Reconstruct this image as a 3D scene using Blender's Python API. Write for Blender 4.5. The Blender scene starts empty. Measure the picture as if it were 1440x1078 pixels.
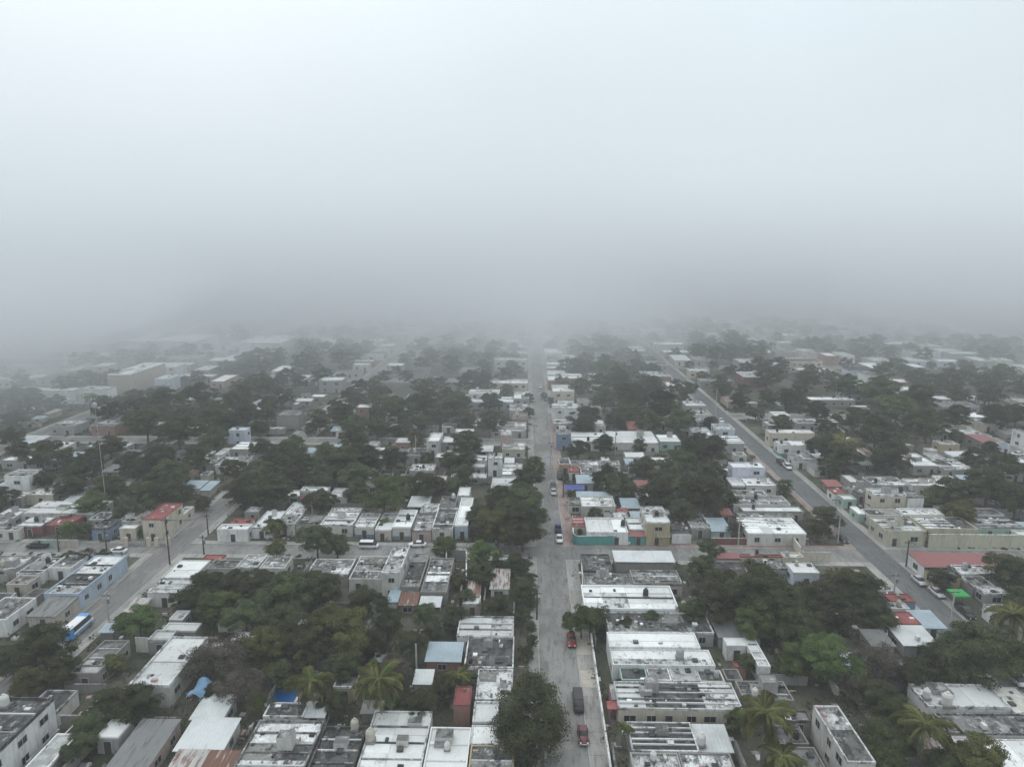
import bpy, math, random
import numpy as np
from mathutils import Vector, Matrix
S = bpy.context.scene
C = S.collection
rad = math.radians
PI = math.pi

# ------------------------------------------------------------------ camera
FPX, CAMH = 1000.0, 75.0                       # focal length in photo pixels (1440 wide), height of the drone in metres
PITCH = math.atan(199 / 1000)
YAW = math.atan(22 / 1000 * math.cos(PITCH))
cd = bpy.data.cameras.new('camera'); cam = bpy.data.objects.new('camera', cd); C.objects.link(cam)
cd.sensor_fit = 'HORIZONTAL'; cd.sensor_width = 36; cd.lens = 36 * FPX / 1440
cd.clip_start = 1; cd.clip_end = 9000
cam.location = (0, 0, CAMH); cam.rotation_euler = (PI / 2 - PITCH, 0, YAW)
S.camera = cam

# ------------------------------------------------------------------ sky: overcast veil over a physical sky
SUN_EL, SUN_ROT = 38, -35
w = bpy.data.worlds.new('World'); S.world = w; w.use_nodes = True
nt = w.node_tree; nt.nodes.clear()
def wn(t, **k):
    n = nt.nodes.new(t)
    for a, b in k.items(): setattr(n, a, b)
    return n
sky = wn('ShaderNodeTexSky', sky_type='NISHITA', sun_disc=False)
sky.sun_elevation = rad(SUN_EL); sky.sun_rotation = rad(SUN_ROT); sky.air_density = 1.5; sky.dust_density = 4
bsky = wn('ShaderNodeBackground'); bsky.inputs['Strength'].default_value = 0.09
nt.links.new(sky.outputs[0], bsky.inputs['Color'])
tc = wn('ShaderNodeTexCoord'); sep = wn('ShaderNodeSeparateXYZ')
nt.links.new(tc.outputs['Generated'], sep.inputs[0])
ramp = wn('ShaderNodeValToRGB'); ramp.color_ramp.interpolation = 'LINEAR'
SKY = [(0.0, (.565, .625, .698)), (.04, (.588, .652, .722)), (.08, (.617, .688, .755)), (.15, (.652, .730, .792)), (.24, (.692, .774, .830)), (.34, (.735, .820, .872)), (1.0, (1.14, 1.22, 1.265))]
el = ramp.color_ramp.elements
el[0].position, el[0].color = SKY[0][0], (*SKY[0][1], 1)
el[1].position, el[1].color = SKY[-1][0], (*SKY[-1][1], 1)
for p_, c_ in SKY[1:-1]:
    e_ = el.new(p_); e_.color = (*c_, 1)
nt.links.new(sep.outputs['Z'], ramp.inputs[0])
cn = wn('ShaderNodeTexNoise'); cn.inputs['Scale'].default_value = 2.2; cn.inputs['Detail'].default_value = 2
nt.links.new(tc.outputs['Generated'], cn.inputs['Vector'])
cm = wn('ShaderNodeMapRange'); cm.inputs[1].default_value = .3; cm.inputs[2].default_value = .7; cm.inputs[3].default_value = 1.10; cm.inputs[4].default_value = 1.20
nt.links.new(cn.outputs[0], cm.inputs[0])
# the sun behind the cloud: a broad brightening of the veil round its direction
sd_ = Vector((math.sin(rad(SUN_ROT)) * math.cos(rad(SUN_EL)), math.cos(rad(SUN_ROT)) * math.cos(rad(SUN_EL)), math.sin(rad(SUN_EL))))
dot = wn('ShaderNodeVectorMath', operation='DOT_PRODUCT'); dot.inputs[1].default_value = sd_
nt.links.new(tc.outputs['Generated'], dot.inputs[0])
gm = wn('ShaderNodeMapRange', interpolation_type='SMOOTHSTEP'); gm.inputs[1].default_value = .35; gm.inputs[2].default_value = 1.0; gm.inputs[3].default_value = 1.0; gm.inputs[4].default_value = 1.16
nt.links.new(dot.outputs['Value'], gm.inputs[0])
mm = wn('ShaderNodeMath', operation='MULTIPLY'); nt.links.new(cm.outputs[0], mm.inputs[0]); nt.links.new(gm.outputs[0], mm.inputs[1])
bov = wn('ShaderNodeBackground'); nt.links.new(ramp.outputs[0], bov.inputs['Color']); nt.links.new(mm.outputs[0], bov.inputs['Strength'])
mx = wn('ShaderNodeMixShader'); mx.inputs[0].default_value = .92
nt.links.new(bsky.outputs[0], mx.inputs[1]); nt.links.new(bov.outputs[0], mx.inputs[2])
wo = wn('ShaderNodeOutputWorld'); nt.links.new(mx.outputs[0], wo.inputs['Surface'])

# ------------------------------------------------------------------ sun behind cloud, exposure
sl = bpy.data.lights.new('sun', 'SUN'); sl.energy = .5; sl.angle = rad(50); sl.color = (1, .97, .92)
sun = bpy.data.objects.new('sun', sl); C.objects.link(sun)
sun.rotation_euler = sd_.to_track_quat('Z', 'Y').to_euler()
vs = S.view_settings; vs.view_transform = 'Standard'; vs.look = 'None'; vs.exposure = 0; vs.gamma = 1
cy = S.cycles
cy.max_bounces = 8; cy.diffuse_bounces = 2; cy.glossy_bounces = 1; cy.transmission_bounces = 2; cy.volume_bounces = 6; cy.transparent_max_bounces = 8
cy.use_denoising = True; cy.caustics_reflective = False; cy.caustics_refractive = False

# ------------------------------------------------------------------ pixels to the ground
_R = Vector((math.cos(YAW), math.sin(YAW), 0))
_F = Vector((-math.sin(YAW) * math.cos(PITCH), math.cos(YAW) * math.cos(PITCH), -math.sin(PITCH)))
_U = Vector((-math.sin(YAW) * math.sin(PITCH), math.cos(YAW) * math.sin(PITCH), math.cos(PITCH)))
def P(px, py, z=0.0):
    d = _F * FPX + _R * (px - 720) + _U * (539 - py)
    t = (z - CAMH) / d.z
    return Vector((d.x * t, d.y * t, z))
def proj(v):
    q = Vector(v) - Vector((0, 0, CAMH)); dz = q.dot(_F)
    return 720 + FPX * q.dot(_R) / dz, 539 - FPX * q.dot(_U) / dz, dz

# ------------------------------------------------------------------ materials
MATS = {}
def newmat(name):
    m = bpy.data.materials.new(name); m.use_nodes = True
    MATS[name] = m
    n = m.node_tree.nodes
    b = n['Principled BSDF']; b.inputs['Roughness'].default_value = .85; b.inputs['Specular IOR Level'].default_value = .2
    return m, m.node_tree, b
def N(t, typ, **k):
    n = t.nodes.new(typ)
    for a, b in k.items(): setattr(n, a, b)
    return n
def noise(t, scale, detail=6, rough=.6, stretch=None, offs=0):
    g = N(t, 'ShaderNodeNewGeometry'); src = g.outputs['Position']
    if stretch or offs:
        mp = N(t, 'ShaderNodeMapping'); mp.inputs['Scale'].default_value = stretch or (1, 1, 1); mp.inputs['Location'].default_value = (offs, offs * .7, offs * .3)
        t.links.new(src, mp.inputs[0]); src = mp.outputs[0]
    n = N(t, 'ShaderNodeTexNoise'); n.inputs['Scale'].default_value = scale; n.inputs['Detail'].default_value = detail; n.inputs['Roughness'].default_value = rough
    t.links.new(src, n.inputs['Vector'])
    return n.outputs[0]
def rng(t, s, a, b, c=0, d=1):
    m = N(t, 'ShaderNodeMapRange', clamp=True)
    for i, v in enumerate((a, b, c, d)): m.inputs[i + 1].default_value = v
    t.links.new(s, m.inputs[0]); return m.outputs[0]
def mixc(t, f, a, b):
    m = N(t, 'ShaderNodeMix', data_type='RGBA')
    if isinstance(f, float): m.inputs[0].default_value = f
    else: t.links.new(f, m.inputs[0])
    for i, v in ((6, a), (7, b)):
        if isinstance(v, tuple): m.inputs[i].default_value = (*v, 1)
        else: t.links.new(v, m.inputs[i])
    return m.outputs[2]
def mul(t, a, b):
    m = N(t, 'ShaderNodeMath', operation='MULTIPLY')
    for i, v in enumerate((a, b)):
        if isinstance(v, (int, float)): m.inputs[i].default_value = v
        else: t.links.new(v, m.inputs[i])
    return m.outputs[0]
def bump(t, b, s, strength, dist):
    n = N(t, 'ShaderNodeBump'); n.inputs['Strength'].default_value = strength; n.inputs['Distance'].default_value = dist
    t.links.new(s, n.inputs['Height']); t.links.new(n.outputs[0], b.inputs['Normal'])
def weathered(name, base, light, dark, la, da, offs, fs=1.0):
    """weathered concrete: la = share of bare/whitewashed patches, da = share of black mould"""
    m, t, b = newmat(name)
    oi = N(t, 'ShaderNodeObjectInfo')
    n1 = noise(t, .42 * fs, 12, .78, None, offs)
    n2 = noise(t, .60 * fs, 12, .80, (1, .55, 1), offs + 31)
    n3 = noise(t, 2.6, 6, .75, None, offs + 7)
    c = mixc(t, rng(t, n1, .60 - la * .30, .66 - la * .30), base, light)
    c = mixc(t, mul(t, rng(t, n2, .64 - da * .32, .70 - da * .32), .9), c, dark)
    big = noise(t, .045, 3, .5, None, offs + 11)
    c = mixc(t, mul(t, rng(t, big, .40, .62), .45), c, dark)
    c = mixc(t, mul(t, rng(t, n3, .50, .72), .55), c, tuple(.5 * (x + y) for x, y in zip(dark, base)))
    n5 = noise(t, 7.0, 4, .8, None, offs + 3)
    c = mixc(t, mul(t, rng(t, n5, .58, .66), .35 + da * .7), c, dark)
    hs = N(t, 'ShaderNodeHueSaturation'); t.links.new(c, hs.inputs['Color'])
    t.links.new(rng(t, oi.outputs['Random'], 0, 1, .82, 1.12), hs.inputs['Value'])
    t.links.new(hs.outputs[0], b.inputs['Base Color'])
    bump(t, b, n3, .5, .05)
    return m
def painted(name, col, dirt=.35, offs=0):
    m, t, b = newmat(name)
    n1 = noise(t, .5, 8, .7, (1, 1, .35), offs); n2 = noise(t, 2.5, 5, .65, (1, 1, .15), offs + 5)
    dk = tuple(x * .45 + .02 for x in col); gy = (.2, .19, .18)
    c = mixc(t, mul(t, rng(t, n1, .48, .72), dirt), col, gy)
    c = mixc(t, mul(t, rng(t, n2, .5, .75), dirt * 1.1), c, dk)
    t.links.new(c, b.inputs['Base Color']); bump(t, b, n2, .3, .02)
    return m
def flat(name, col, rough=.6, metal=0, spec=.3):
    m, t, b = newmat(name)
    n1 = noise(t, 2.0, 4, .6)
    c = mixc(t, mul(t, rng(t, n1, .35, .75), .35), col, tuple(x * .7 for x in col))
    t.links.new(c, b.inputs['Base Color']); b.inputs['Roughness'].default_value = rough; b.inputs['Metallic'].default_value = metal; b.inputs['Specular IOR Level'].default_value = spec
    return m
def sheetmetal(name, col, rust, amt, offs=0, rough=.55):
    m, t, b = newmat(name)
    n1 = noise(t, .7, 8, .7, (2.5, .35, 1), offs); n2 = noise(t, .22, 5, .6, None, offs + 3); n3 = noise(t, 3, 4, .6, (4, .3, 1), offs)
    c = mixc(t, mul(t, rng(t, n3, .45, .7), .35), col, tuple(x * .6 for x in col))
    c = mixc(t, rng(t, n1, .72 - amt * .4, .82 - amt * .4), c, rust)
    c = mixc(t, mul(t, rng(t, n2, .45, .7), .3), c, (.12, .11, .10))
    t.links.new(c, b.inputs['Base Color']); b.inputs['Roughness'].default_value = rough
    return m
W_, G_, D_ = (.78, .79, .78), (.27, .265, .255), (.055, .055, .055)
for i in range(3):
    weathered('roof_white%d' % i, (.78, .785, .775), (.85, .855, .845), (.32, .32, .31), .5, .12 + .08 * i, i * 17 + 3, (.65, 1.0, 1.6)[i])
    weathered('roof_whitem%d' % i, (.54, .54, .53), (.82, .825, .815), (.085, .085, .083), .52, .34 + .07 * i, i * 23 + 5, (.65, 1.0, 1.6)[i])
    weathered('roof_grey%d' % i, G_, (.58, .58, .56), D_, .22 + .06 * i, .40 + .06 * i, i * 29 + 11, (.65, 1.0, 1.6)[i])
    weathered('roof_dark%d' % i, (.135, .135, .13), (.50, .50, .48), (.035, .035, .036), .12 + .05 * i, .50, i * 37 + 13, (.65, 1.0, 1.6)[i])
    weathered('roof_cream%d' % i, (.56, .54, .48), (.70, .69, .64), (.18, .17, .15), .4, .25, i * 41 + 17, (.65, 1.0, 1.6)[i])
    weathered('roof_red%d' % i, (.29, .085, .082), (.37, .14, .13), (.13, .055, .05), .4, .22, i * 43 + 19, (.65, 1.0, 1.6)[i])
    sheetmetal('roof_rust%d' % i, (.47, .45, .43), (.165, .085, .06), .55 + .2 * i, i * 7 + 2)
    sheetmetal('roof_tin%d' % i, (.62, .64, .64), (.24, .20, .18), .12 + .1 * i, i * 9 + 4)
    sheetmetal('roof_bluetin%d' % i, (.37, .45, .50), (.42, .42, .42), .25, i * 11 + 6)
    sheetmetal('roof_greytin%d' % i, (.21, .212, .21), (.10, .098, .095), .35 + .1 * i, i * 13 + 8)
    sheetmetal('roof_redtin%d' % i, (.29, .115, .11), (.16, .10, .09), .3, i * 15 + 9)
WALLS = dict(white=(.70, .70, .69), offwhite=(.56, .55, .515), cream=(.55, .50, .41), beige=(.46, .42, .36), grey=(.34, .33, .32), concrete=(.26, .25, .235), skyblue=(.40, .48, .57), blue=(.17, .24, .35),
             paleblue=(.52, .57, .64), darkred=(.19, .075, .07), magenta=(.32, .16, .21), pink=(.44, .33, .31), yellow=(.42, .36, .23), tan=(.40, .34, .26), brick=(.29, .17, .135), orange=(.44, .27, .16),
             teal=(.085, .30, .275), paleyellow=(.47, .46, .36), green=(.34, .45, .40), lavender=(.54, .56, .64), brown=(.17, .13, .105))
for i, (k, v) in enumerate(WALLS.items()): painted('wall_' + k, v, .58, i * 3.7)
flat('glass_dark', (.03, .033, .036), .15, 0, .5); flat('frame', (.42, .42, .41), .5); flat('door', (.06, .055, .05), .5)
flat('tank_black', (.03, .03, .032), .45); flat('tank_white', (.62, .61, .58), .6); flat('tank_grey', (.36, .39, .41), .6); flat('tank_beige', (.48, .45, .38), .6)
flat('ac_white', (.66, .66, .64), .5)
flat('pole_concrete', (.42, .41, .39), .9); flat('pole_wood', (.07, .06, .05), .9); flat('metal_grey', (.3, .31, .32), .4, .6)
flat('rubber', (.02, .02, .02), .8); flat('rim', (.4, .4, .42), .4, .7); flat('lamp', (.8, .8, .76), .2); flat('taillight', (.35, .02, .02), .3)
for k, v in dict(white=(.75, .76, .77), silver=(.45, .47, .49), red=(.25, .03, .03), beetle=(.13, .04, .047), black=(.02, .021, .023), blue=(.03, .07, .2), grey=(.22, .23, .24), green=(.12, .16, .14), busblue=(.06, .28, .62)).items():
    flat('paint_' + k, v, .35, 0, .5)
flat('tarp_green', (.05, .36, .10), .7); flat('tarp_blue', (.15, .27, .40), .6); flat('tarp_darkblue', (.08, .10, .30), .7)
flat('pool_blue', (.02, .14, .42), .2)
flat('trunk', (.13, .11, .09), .95); flat('trunk_palm', (.24, .22, .19), .95)
flat('soil', (.22, .19, .15), .95)

def leafmat(name, col, col2, trans=.3):
    m, t, b = newmat(name)
    n1 = noise(t, .38, 4, .6); n2 = noise(t, 1.6, 3, .6)
    oi = N(t, 'ShaderNodeObjectInfo')
    c = mixc(t, rng(t, n1, .42, .62), tuple(x * .85 for x in col), tuple(x * 1.2 for x in col2))
    c = mixc(t, mul(t, rng(t, n2, .35, .7), .55), c, tuple(x * .55 for x in col))
    hs = N(t, 'ShaderNodeHueSaturation'); t.links.new(c, hs.inputs['Color'])
    t.links.new(rng(t, oi.outputs['Random'], 0, 1, .68, 1.3), hs.inputs['Value'])
    t.links.new(rng(t, oi.outputs['Random'], 0, 1, .468, .50), hs.inputs['Hue'])
    t.links.new(hs.outputs[0], b.inputs['Base Color'])
    b.inputs['Roughness'].default_value = .7; b.inputs['Specular IOR Level'].default_value = .15
    tr = N(t, 'ShaderNodeBsdfTranslucent'); t.links.new(hs.outputs[0], tr.inputs['Color'])
    ms = N(t, 'ShaderNodeMixShader'); ms.inputs[0].default_value = trans
    t.links.new(b.outputs[0], ms.inputs[1]); t.links.new(tr.outputs[0], ms.inputs[2])
    t.links.new(ms.outputs[0], t.nodes['Material Output'].inputs['Surface'])
    return m
leafmat('leaf_dark', (.066, .080, .040), (.096, .108, .052))
leafmat('leaf_mid', (.082, .110, .052), (.118, .145, .064))
leafmat('leaf_green', (.095, .145, .050), (.140, .185, .068))
leafmat('leaf_olive', (.125, .148, .055), (.170, .185, .072))
leafmat('leaf_brown', (.125, .116, .090), (.17, .152, .118))
leafmat('leaf_palm', (.145, .175, .060), (.22, .23, .095))
leafmat('leaf_scrub', (.060, .080, .040), (.11, .112, .062))

def ground_mat():
    m, t, b = newmat('ground')
    n1 = noise(t, .06, 8, .65); n2 = noise(t, .6, 6, .65, None, 9); n3 = noise(t, 2.5, 5, .7, None, 4)
    c = mixc(t, rng(t, n1, .44, .64), (.055, .062, .036), (.16, .145, .12))
    c = mixc(t, mul(t, rng(t, n2, .45, .7), .8), c, (.06, .065, .04))
    c = mixc(t, mul(t, rng(t, n3, .55, .75), .6), c, (.30, .28, .25))
    t.links.new(c, b.inputs['Base Color']); bump(t, b, n3, .8, .15)
ground_mat()
def road_mat(name, col, patch):
    m, t, b = newmat(name)
    n1 = noise(t, .12, 8, .7, (1, .4, 1)); n2 = noise(t, .9, 8, .7, (1.6, .25, 1), 8); n3 = noise(t, 6, 4, .7)
    v = N(t, 'ShaderNodeTexVoronoi', feature='DISTANCE_TO_EDGE'); v.inputs['Scale'].default_value = .18
    g = N(t, 'ShaderNodeNewGeometry'); t.links.new(g.outputs['Position'], v.inputs['Vector'])
    c = mixc(t, rng(t, n1, .46, .56), col, patch)
    c = mixc(t, mul(t, rng(t, n2, .52, .64), .75), c, tuple(x * .55 for x in col))
    n4 = noise(t, .35, 6, .7, None, 21)
    c = mixc(t, mul(t, rng(t, n4, .60, .66), .7), c, tuple(min(1, x * 1.5) for x in col))
    c = mixc(t, mul(t, rng(t, v.outputs[0], .012, .0), .5), c, tuple(x * .4 for x in col))
    c = mixc(t, mul(t, rng(t, n3, .4, .7), .3), c, tuple(x * .75 for x in col))
    t.links.new(c, b.inputs['Base Color']); b.inputs['Roughness'].default_value = .8
    bump(t, b, n3, .3, .01)
road_mat('road_old', (.19, .185, .175), (.275, .268, .255)); road_mat('road_new', (.125, .127, .13), (.155, .155, .155))
road_mat('pavement', (.29, .283, .265), (.37, .36, .335)); road_mat('pavement_red', (.27, .20, .18), (.34, .27, .25)); flat('kerb', (.40, .39, .37), .9)

# ------------------------------------------------------------------ mesh helpers
class MB:
    def __init__(s): s.v = []; s.f = []; s.m = []; s.mats = []
    def mi(s, mat):
        if mat not in s.mats: s.mats.append(mat)
        return s.mats.index(mat)
    def add(s, vs, fs, mat):
        o = len(s.v); k = s.mi(mat); s.v += [tuple(x) for x in vs]
        for f in fs: s.f.append(tuple(i + o for i in f)); s.m.append(k)
    def box(s, x0, x1, y0, y1, z0, z1, mat, top=None, notop=False):
        vs = [(x0, y0, z0), (x1, y0, z0), (x1, y1, z0), (x0, y1, z0), (x0, y0, z1), (x1, y0, z1), (x1, y1, z1), (x0, y1, z1)]
        s.add(vs, [(0, 1, 5, 4), (1, 2, 6, 5), (2, 3, 7, 6), (3, 0, 4, 7), (3, 2, 1, 0)], mat)
        if not notop: s.add(vs[4:], [(0, 1, 2, 3)], top or mat)
    def tube(s, pts, rs, mat, n=8, cap=True):
        o = []; fs = []
        for i, (p, r) in enumerate(zip(pts, rs)):
            p = Vector(p); d = (Vector(pts[min(i + 1, len(pts) - 1)]) - Vector(pts[max(i - 1, 0)])).normalized()
            a = d.cross(Vector((0, 0, 1)) if abs(d.z) < .9 else Vector((1, 0, 0))).normalized(); b = d.cross(a)
            o += [p + (a * math.cos(2 * PI * k / n) + b * math.sin(2 * PI * k / n)) * r for k in range(n)]
        for i in range(len(pts) - 1):
            for k in range(n): fs.append((i * n + k, i * n + (k + 1) % n, (i + 1) * n + (k + 1) % n, (i + 1) * n + k))
        if cap: fs += [tuple(range(n))[::-1], tuple((len(pts) - 1) * n + k for k in range(n))]
        s.add(o, fs, mat)
    def mesh(s, name, smooth=False):
        me = bpy.data.meshes.new(name); me.from_pydata(s.v, [], s.f)
        for m in s.mats: me.materials.append(MATS[m])
        me.polygons.foreach_set('material_index', s.m)
        if smooth: me.polygons.foreach_set('use_smooth', [True] * len(s.f))
        me.update(); return me
    def build(s, name, parent=None, smooth=False, loc=(0, 0, 0)):
        return link(name, s.mesh(name, smooth), parent, loc)
def link(name, me, parent=None, loc=(0, 0, 0)):
    o = bpy.data.objects.new(name, me); C.objects.link(o); o.parent = parent; o.location = loc
    return o
def tag(o, label, cat=None, group=None, kind=None):
    o['label'] = label
    if cat: o['category'] = cat
    if group: o['group'] = group
    if kind: o['kind'] = kind
    return o
def empty(name, loc, rz=0):
    o = bpy.data.objects.new(name, None); C.objects.link(o); o.location = loc; o.rotation_euler = (0, 0, rz); o.empty_display_size = .5
    return o

# ------------------------------------------------------------------ ground, roads, pavements
m = MB(); m.box(-2500, 2500, -300, 2500, -1, 0, 'ground'); tag(m.build('ground'), 'earth and dry grass ground under the town', 'ground', kind='structure')
XS = [(-484, 6), (-387, 6), (-290, 6), (-194, 6), (-88.1, 6.4), (5.95, 6.9), (85.3, 6.6), (178, 6.5), (270, 6), (362, 6), (455, 6)]
ROWS_W = [(36, 7), (163.9, 6.0), (262, 6.5), (385, 6.5), (510, 6.5), (635, 6.5), (760, 6.5)]
ROWS_E = [(36, 7), (163.4, 7.4), (305, 6.5), (430, 6.5), (550, 6.5), (670, 6.5), (790, 6.5)]
for i, (x, wd) in enumerate(XS):
    m = MB(); m.box(x - wd / 2, x + wd / 2, -50, 900, -.05, .008, 'road_new' if x == 85.3 else 'road_old')
    o = m.build('road'); o['kind'] = 'structure'
    tag(o, {-88.1: 'worn grey street with the minibus and blue long wall', 5.95: 'long straight central street running into the fog', 85.3: 'dark asphalt street lined by silver parked cars'}.get(x, 'parallel back street between rows of houses'), 'road')
for rows, xa, xb in ((ROWS_W, -490, 2.5), (ROWS_E, 9.4, 460)):
    for y, wd in rows:
        m = MB(); m.box(xa, xb, y - wd / 2, y + wd / 2, -.05, .004, 'road_old'); o = m.build('road')
        tag(o, 'cross street of worn asphalt meeting the central street' if abs(y - 163) < 2 else 'cross street between blocks further into the fog', 'road', kind='structure')
BLOCKS = []
for i in range(len(XS) - 1):
    bx0 = XS[i][0] + XS[i][1] / 2; bx1 = XS[i + 1][0] - XS[i + 1][1] / 2
    rows = ROWS_W if bx1 < 5 else ROWS_E
    for j in range(len(rows) - 1):
        by0 = rows[j][0] + rows[j][1] / 2; by1 = rows[j + 1][0] - rows[j + 1][1] / 2
        BLOCKS.append((bx0, bx1, by0, by1))
        if by0 > 480: continue
        pw = 2.9 if abs(bx0 - 9.4) < 1 else 2.0
        mat = 'pavement_red' if (abs(bx0 - 9.4) < 1 and 160 < by0 < 180) else 'pavement'
        m = MB(); k = .14
        for (a, b, c, d) in ((bx0 + k, bx0 + pw, by0 + k, by1 - k), (bx1 - 2.0, bx1 - k, by0 + k, by1 - k), (bx0 + pw, bx1 - 2.0, by0 + k, by0 + 2), (bx0 + pw, bx1 - 2.0, by1 - 2, by1 - k)):
            m.box(a, b, c, d, -.05, .12, mat)
        o = m.build('pavement'); tag(o, 'raised concrete pavement round one block of houses', 'pavement', kind='structure')
        m = MB()
        for (a, b, c, d) in ((bx0, bx0 + k, by0, by1), (bx1 - k, bx1, by0, by1), (bx0 + k, bx1 - k, by0, by0 + k), (bx0 + k, bx1 - k, by1 - k, by1)):
            m.box(a, b, c, d, -.05, .13, 'kerb')
        m.build('kerb', o)
# slabs of the wide pavement beside the central street: every one its own piece
pv = tag(empty('paved_walk', (10.95, 120, .12)), 'broad walk of pale concrete slabs beside the red beetle', 'pavement', kind='structure')
rs = random.Random(4)
y = 88.0; pv.location = (10.95, 0, 0)
while y < 156.5:
    L = rs.uniform(2.2, 3.4); m = MB(); zt = .135 + rs.uniform(0, .03)
    m.box(-1.3, 1.3, 0, L - .05, .1, zt, rs.choice(['pavement', 'pavement', 'pavement', 'wall_beige'])); m.build('slab', pv, loc=(0, y, 0)); y += L

# ------------------------------------------------------------------ occupancy
OCC = []
def hits(x0, x1, y0, y1, mg=0.0):
    for a in OCC:
        if x0 < a[1] + mg and x1 > a[0] - mg and y0 < a[3] + mg and y1 > a[2] - mg: return a
    return None
def onroad(x0, x1, y0, y1, mg=1.2):
    for x, wd in XS:
        if x0 < x + wd / 2 + mg and x1 > x - wd / 2 - mg: return True
    for y, wd in (ROWS_W if x1 < 5 else ROWS_E):
        if y0 < y + wd / 2 + mg and y1 > y - wd / 2 - mg: return True
    return False
def clip(x0, x1, y0, y1):
    for x, wd in XS:
        a, b = x - wd / 2 - 1.3, x + wd / 2 + 1.3
        if x0 < b and x1 > a:
            if (x0 + x1) / 2 > x: x0 = max(x0, b)
            else: x1 = min(x1, a)
    for y, wd in (ROWS_W if x1 < 5 else ROWS_E):
        a, b = y - wd / 2 - 1.3, y + wd / 2 + 1.3
        if y0 < b and y1 > a:
            if (y0 + y1) / 2 > y: y0 = max(y0, b)
            else: y1 = min(y1, a)
    for q in OCC:
        ox = min(x1, q[1]) - max(x0, q[0]); oy = min(y1, q[3]) - max(y0, q[2])
        if ox > 0 and oy > 0:
            if ox < oy:
                if (x0 + x1) > (q[0] + q[1]): x0 = q[1] + .06
                else: x1 = q[0] - .06
            else:
                if (y0 + y1) > (q[2] + q[3]): y0 = q[3] + .06
                else: y1 = q[2] - .06
    return x0, x1, y0, y1
#PART2
# ------------------------------------------------------------------ houses
RH = random.Random(11)
HOUSES = []          # (root, rect, h, description, given label)
METAL = ('rust', 'tin', 'bluetin', 'greytin', 'redtin')
RW = dict(white='white-roofed', whitem='stained white-roofed', grey='mottled grey-roofed', dark='blackened dark-roofed', cream='cream-roofed', red='red-roofed', rust='rusty tin-roofed', tin='pale tin-roofed',
          bluetin='blue-grey tin-roofed', greytin='grey corrugated-roofed', redtin='red-brown tin-roofed')
WWORD = dict(offwhite='off-white', skyblue='sky-blue', paleblue='pale blue', darkred='dark red', paleyellow='pale yellow')
WIN = {}
def window_mesh(wd, ht, kind='window'):
    k = (round(wd, 1), round(ht, 1), kind)
    if k not in WIN:
        m = MB(); a, b = k[0] / 2, k[1] / 2
        if kind == 'window':
            for (x0, x1, z0, z1) in ((-a - .08, -a, -b - .08, b + .08), (a, a + .08, -b - .08, b + .08), (-a, a, b, b + .08), (-a, a, -b - .1, -b), (-.03, .03, -b, b)): m.box(x0, x1, -.07, .02, z0, z1, 'frame')
            m.box(-a, a, -.025, .02, -b, b, 'glass_dark')
        else:
            for (x0, x1, z0, z1) in ((-a - .1, -a, -b, b + .1), (a, a + .1, -b, b + .1), (-a, a, b, b + .1)): m.box(x0, x1, -.07, .02, z0, z1, 'frame')
            m.box(-a, a, -.03, .02, -b, b, 'door')
        WIN[k] = m.mesh(kind)
    return WIN[k]
def put_openings(root, axis, c, lo, hi, h, storeys, skip=False):
    """openings in a wall: axis 'y' = a wall facing -Y at y=c between x lo..hi, 'x+'/'x-' = walls facing +X / -X"""
    L = hi - lo; n = int(L / RH.uniform(3.0, 4.2))
    if L < 2.4: return
    n = max(1, min(n, 7))
    sh = h / storeys
    for s in range(storeys):
        dk = RH.randrange(n) if s == 0 and axis == 'y' else -1
        for i in range(n):
            t = lo + L * (i + .5) / n + RH.uniform(-.25, .25)
            if i == dk and h > 2.3:
                ob = link('door', window_mesh(1.1, min(2.1, sh - .3), 'door'), root); z = min(2.1, sh - .3) / 2 + .02
            else:
                if RH.random() < .15: continue
                ob = link('window', window_mesh(RH.choice([1.2, 1.4, 1.8]), RH.choice([1.0, 1.2])), root); z = s * sh + sh * .52
            if axis == 'y': ob.location = (t, c, z)
            elif axis == 'x+': ob.location = (c, t, z); ob.rotation_euler.z = PI / 2
            else: ob.location = (c, t, z); ob.rotation_euler.z = -PI / 2
def ribbed(x0, x1, y0, y1, z0, z1, mat, along='y'):
    """corrugated sheet: ridges run along y (or x); z0 = height at y0 (x0), z1 = at y1 (x1)"""
    m = MB(); a, b = (x0, x1) if along == 'y' else (y0, y1)
    n = max(4, int((b - a) / .28)); vs = []; fs = []
    for i in range(n + 1):
        t = a + (b - a) * i / n; dz = .05 if i % 2 else 0
        for (q, z) in (((y0, z0), (y1, z1)) if along == 'y' else ((x0, z0), (x1, z1))):
            vs.append((t, q, z + dz) if along == 'y' else (q, t, z + dz))
    for i in range(n):
        f = (2 * i, 2 * i + 2, 2 * i + 3, 2 * i + 1); fs.append(f if along == 'y' else f[::-1])
    m.add(vs, fs, mat)
    vs2 = [(x0, y0, z0 - .06), (x1, y0, (z0 if along == 'y' else z1) - .06), (x1, y1, z1 - .06), (x0, y1, (z1 if along == 'y' else z0) - .06)]
    m.add(vs2, [(3, 2, 1, 0)], mat)
    return m
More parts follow.
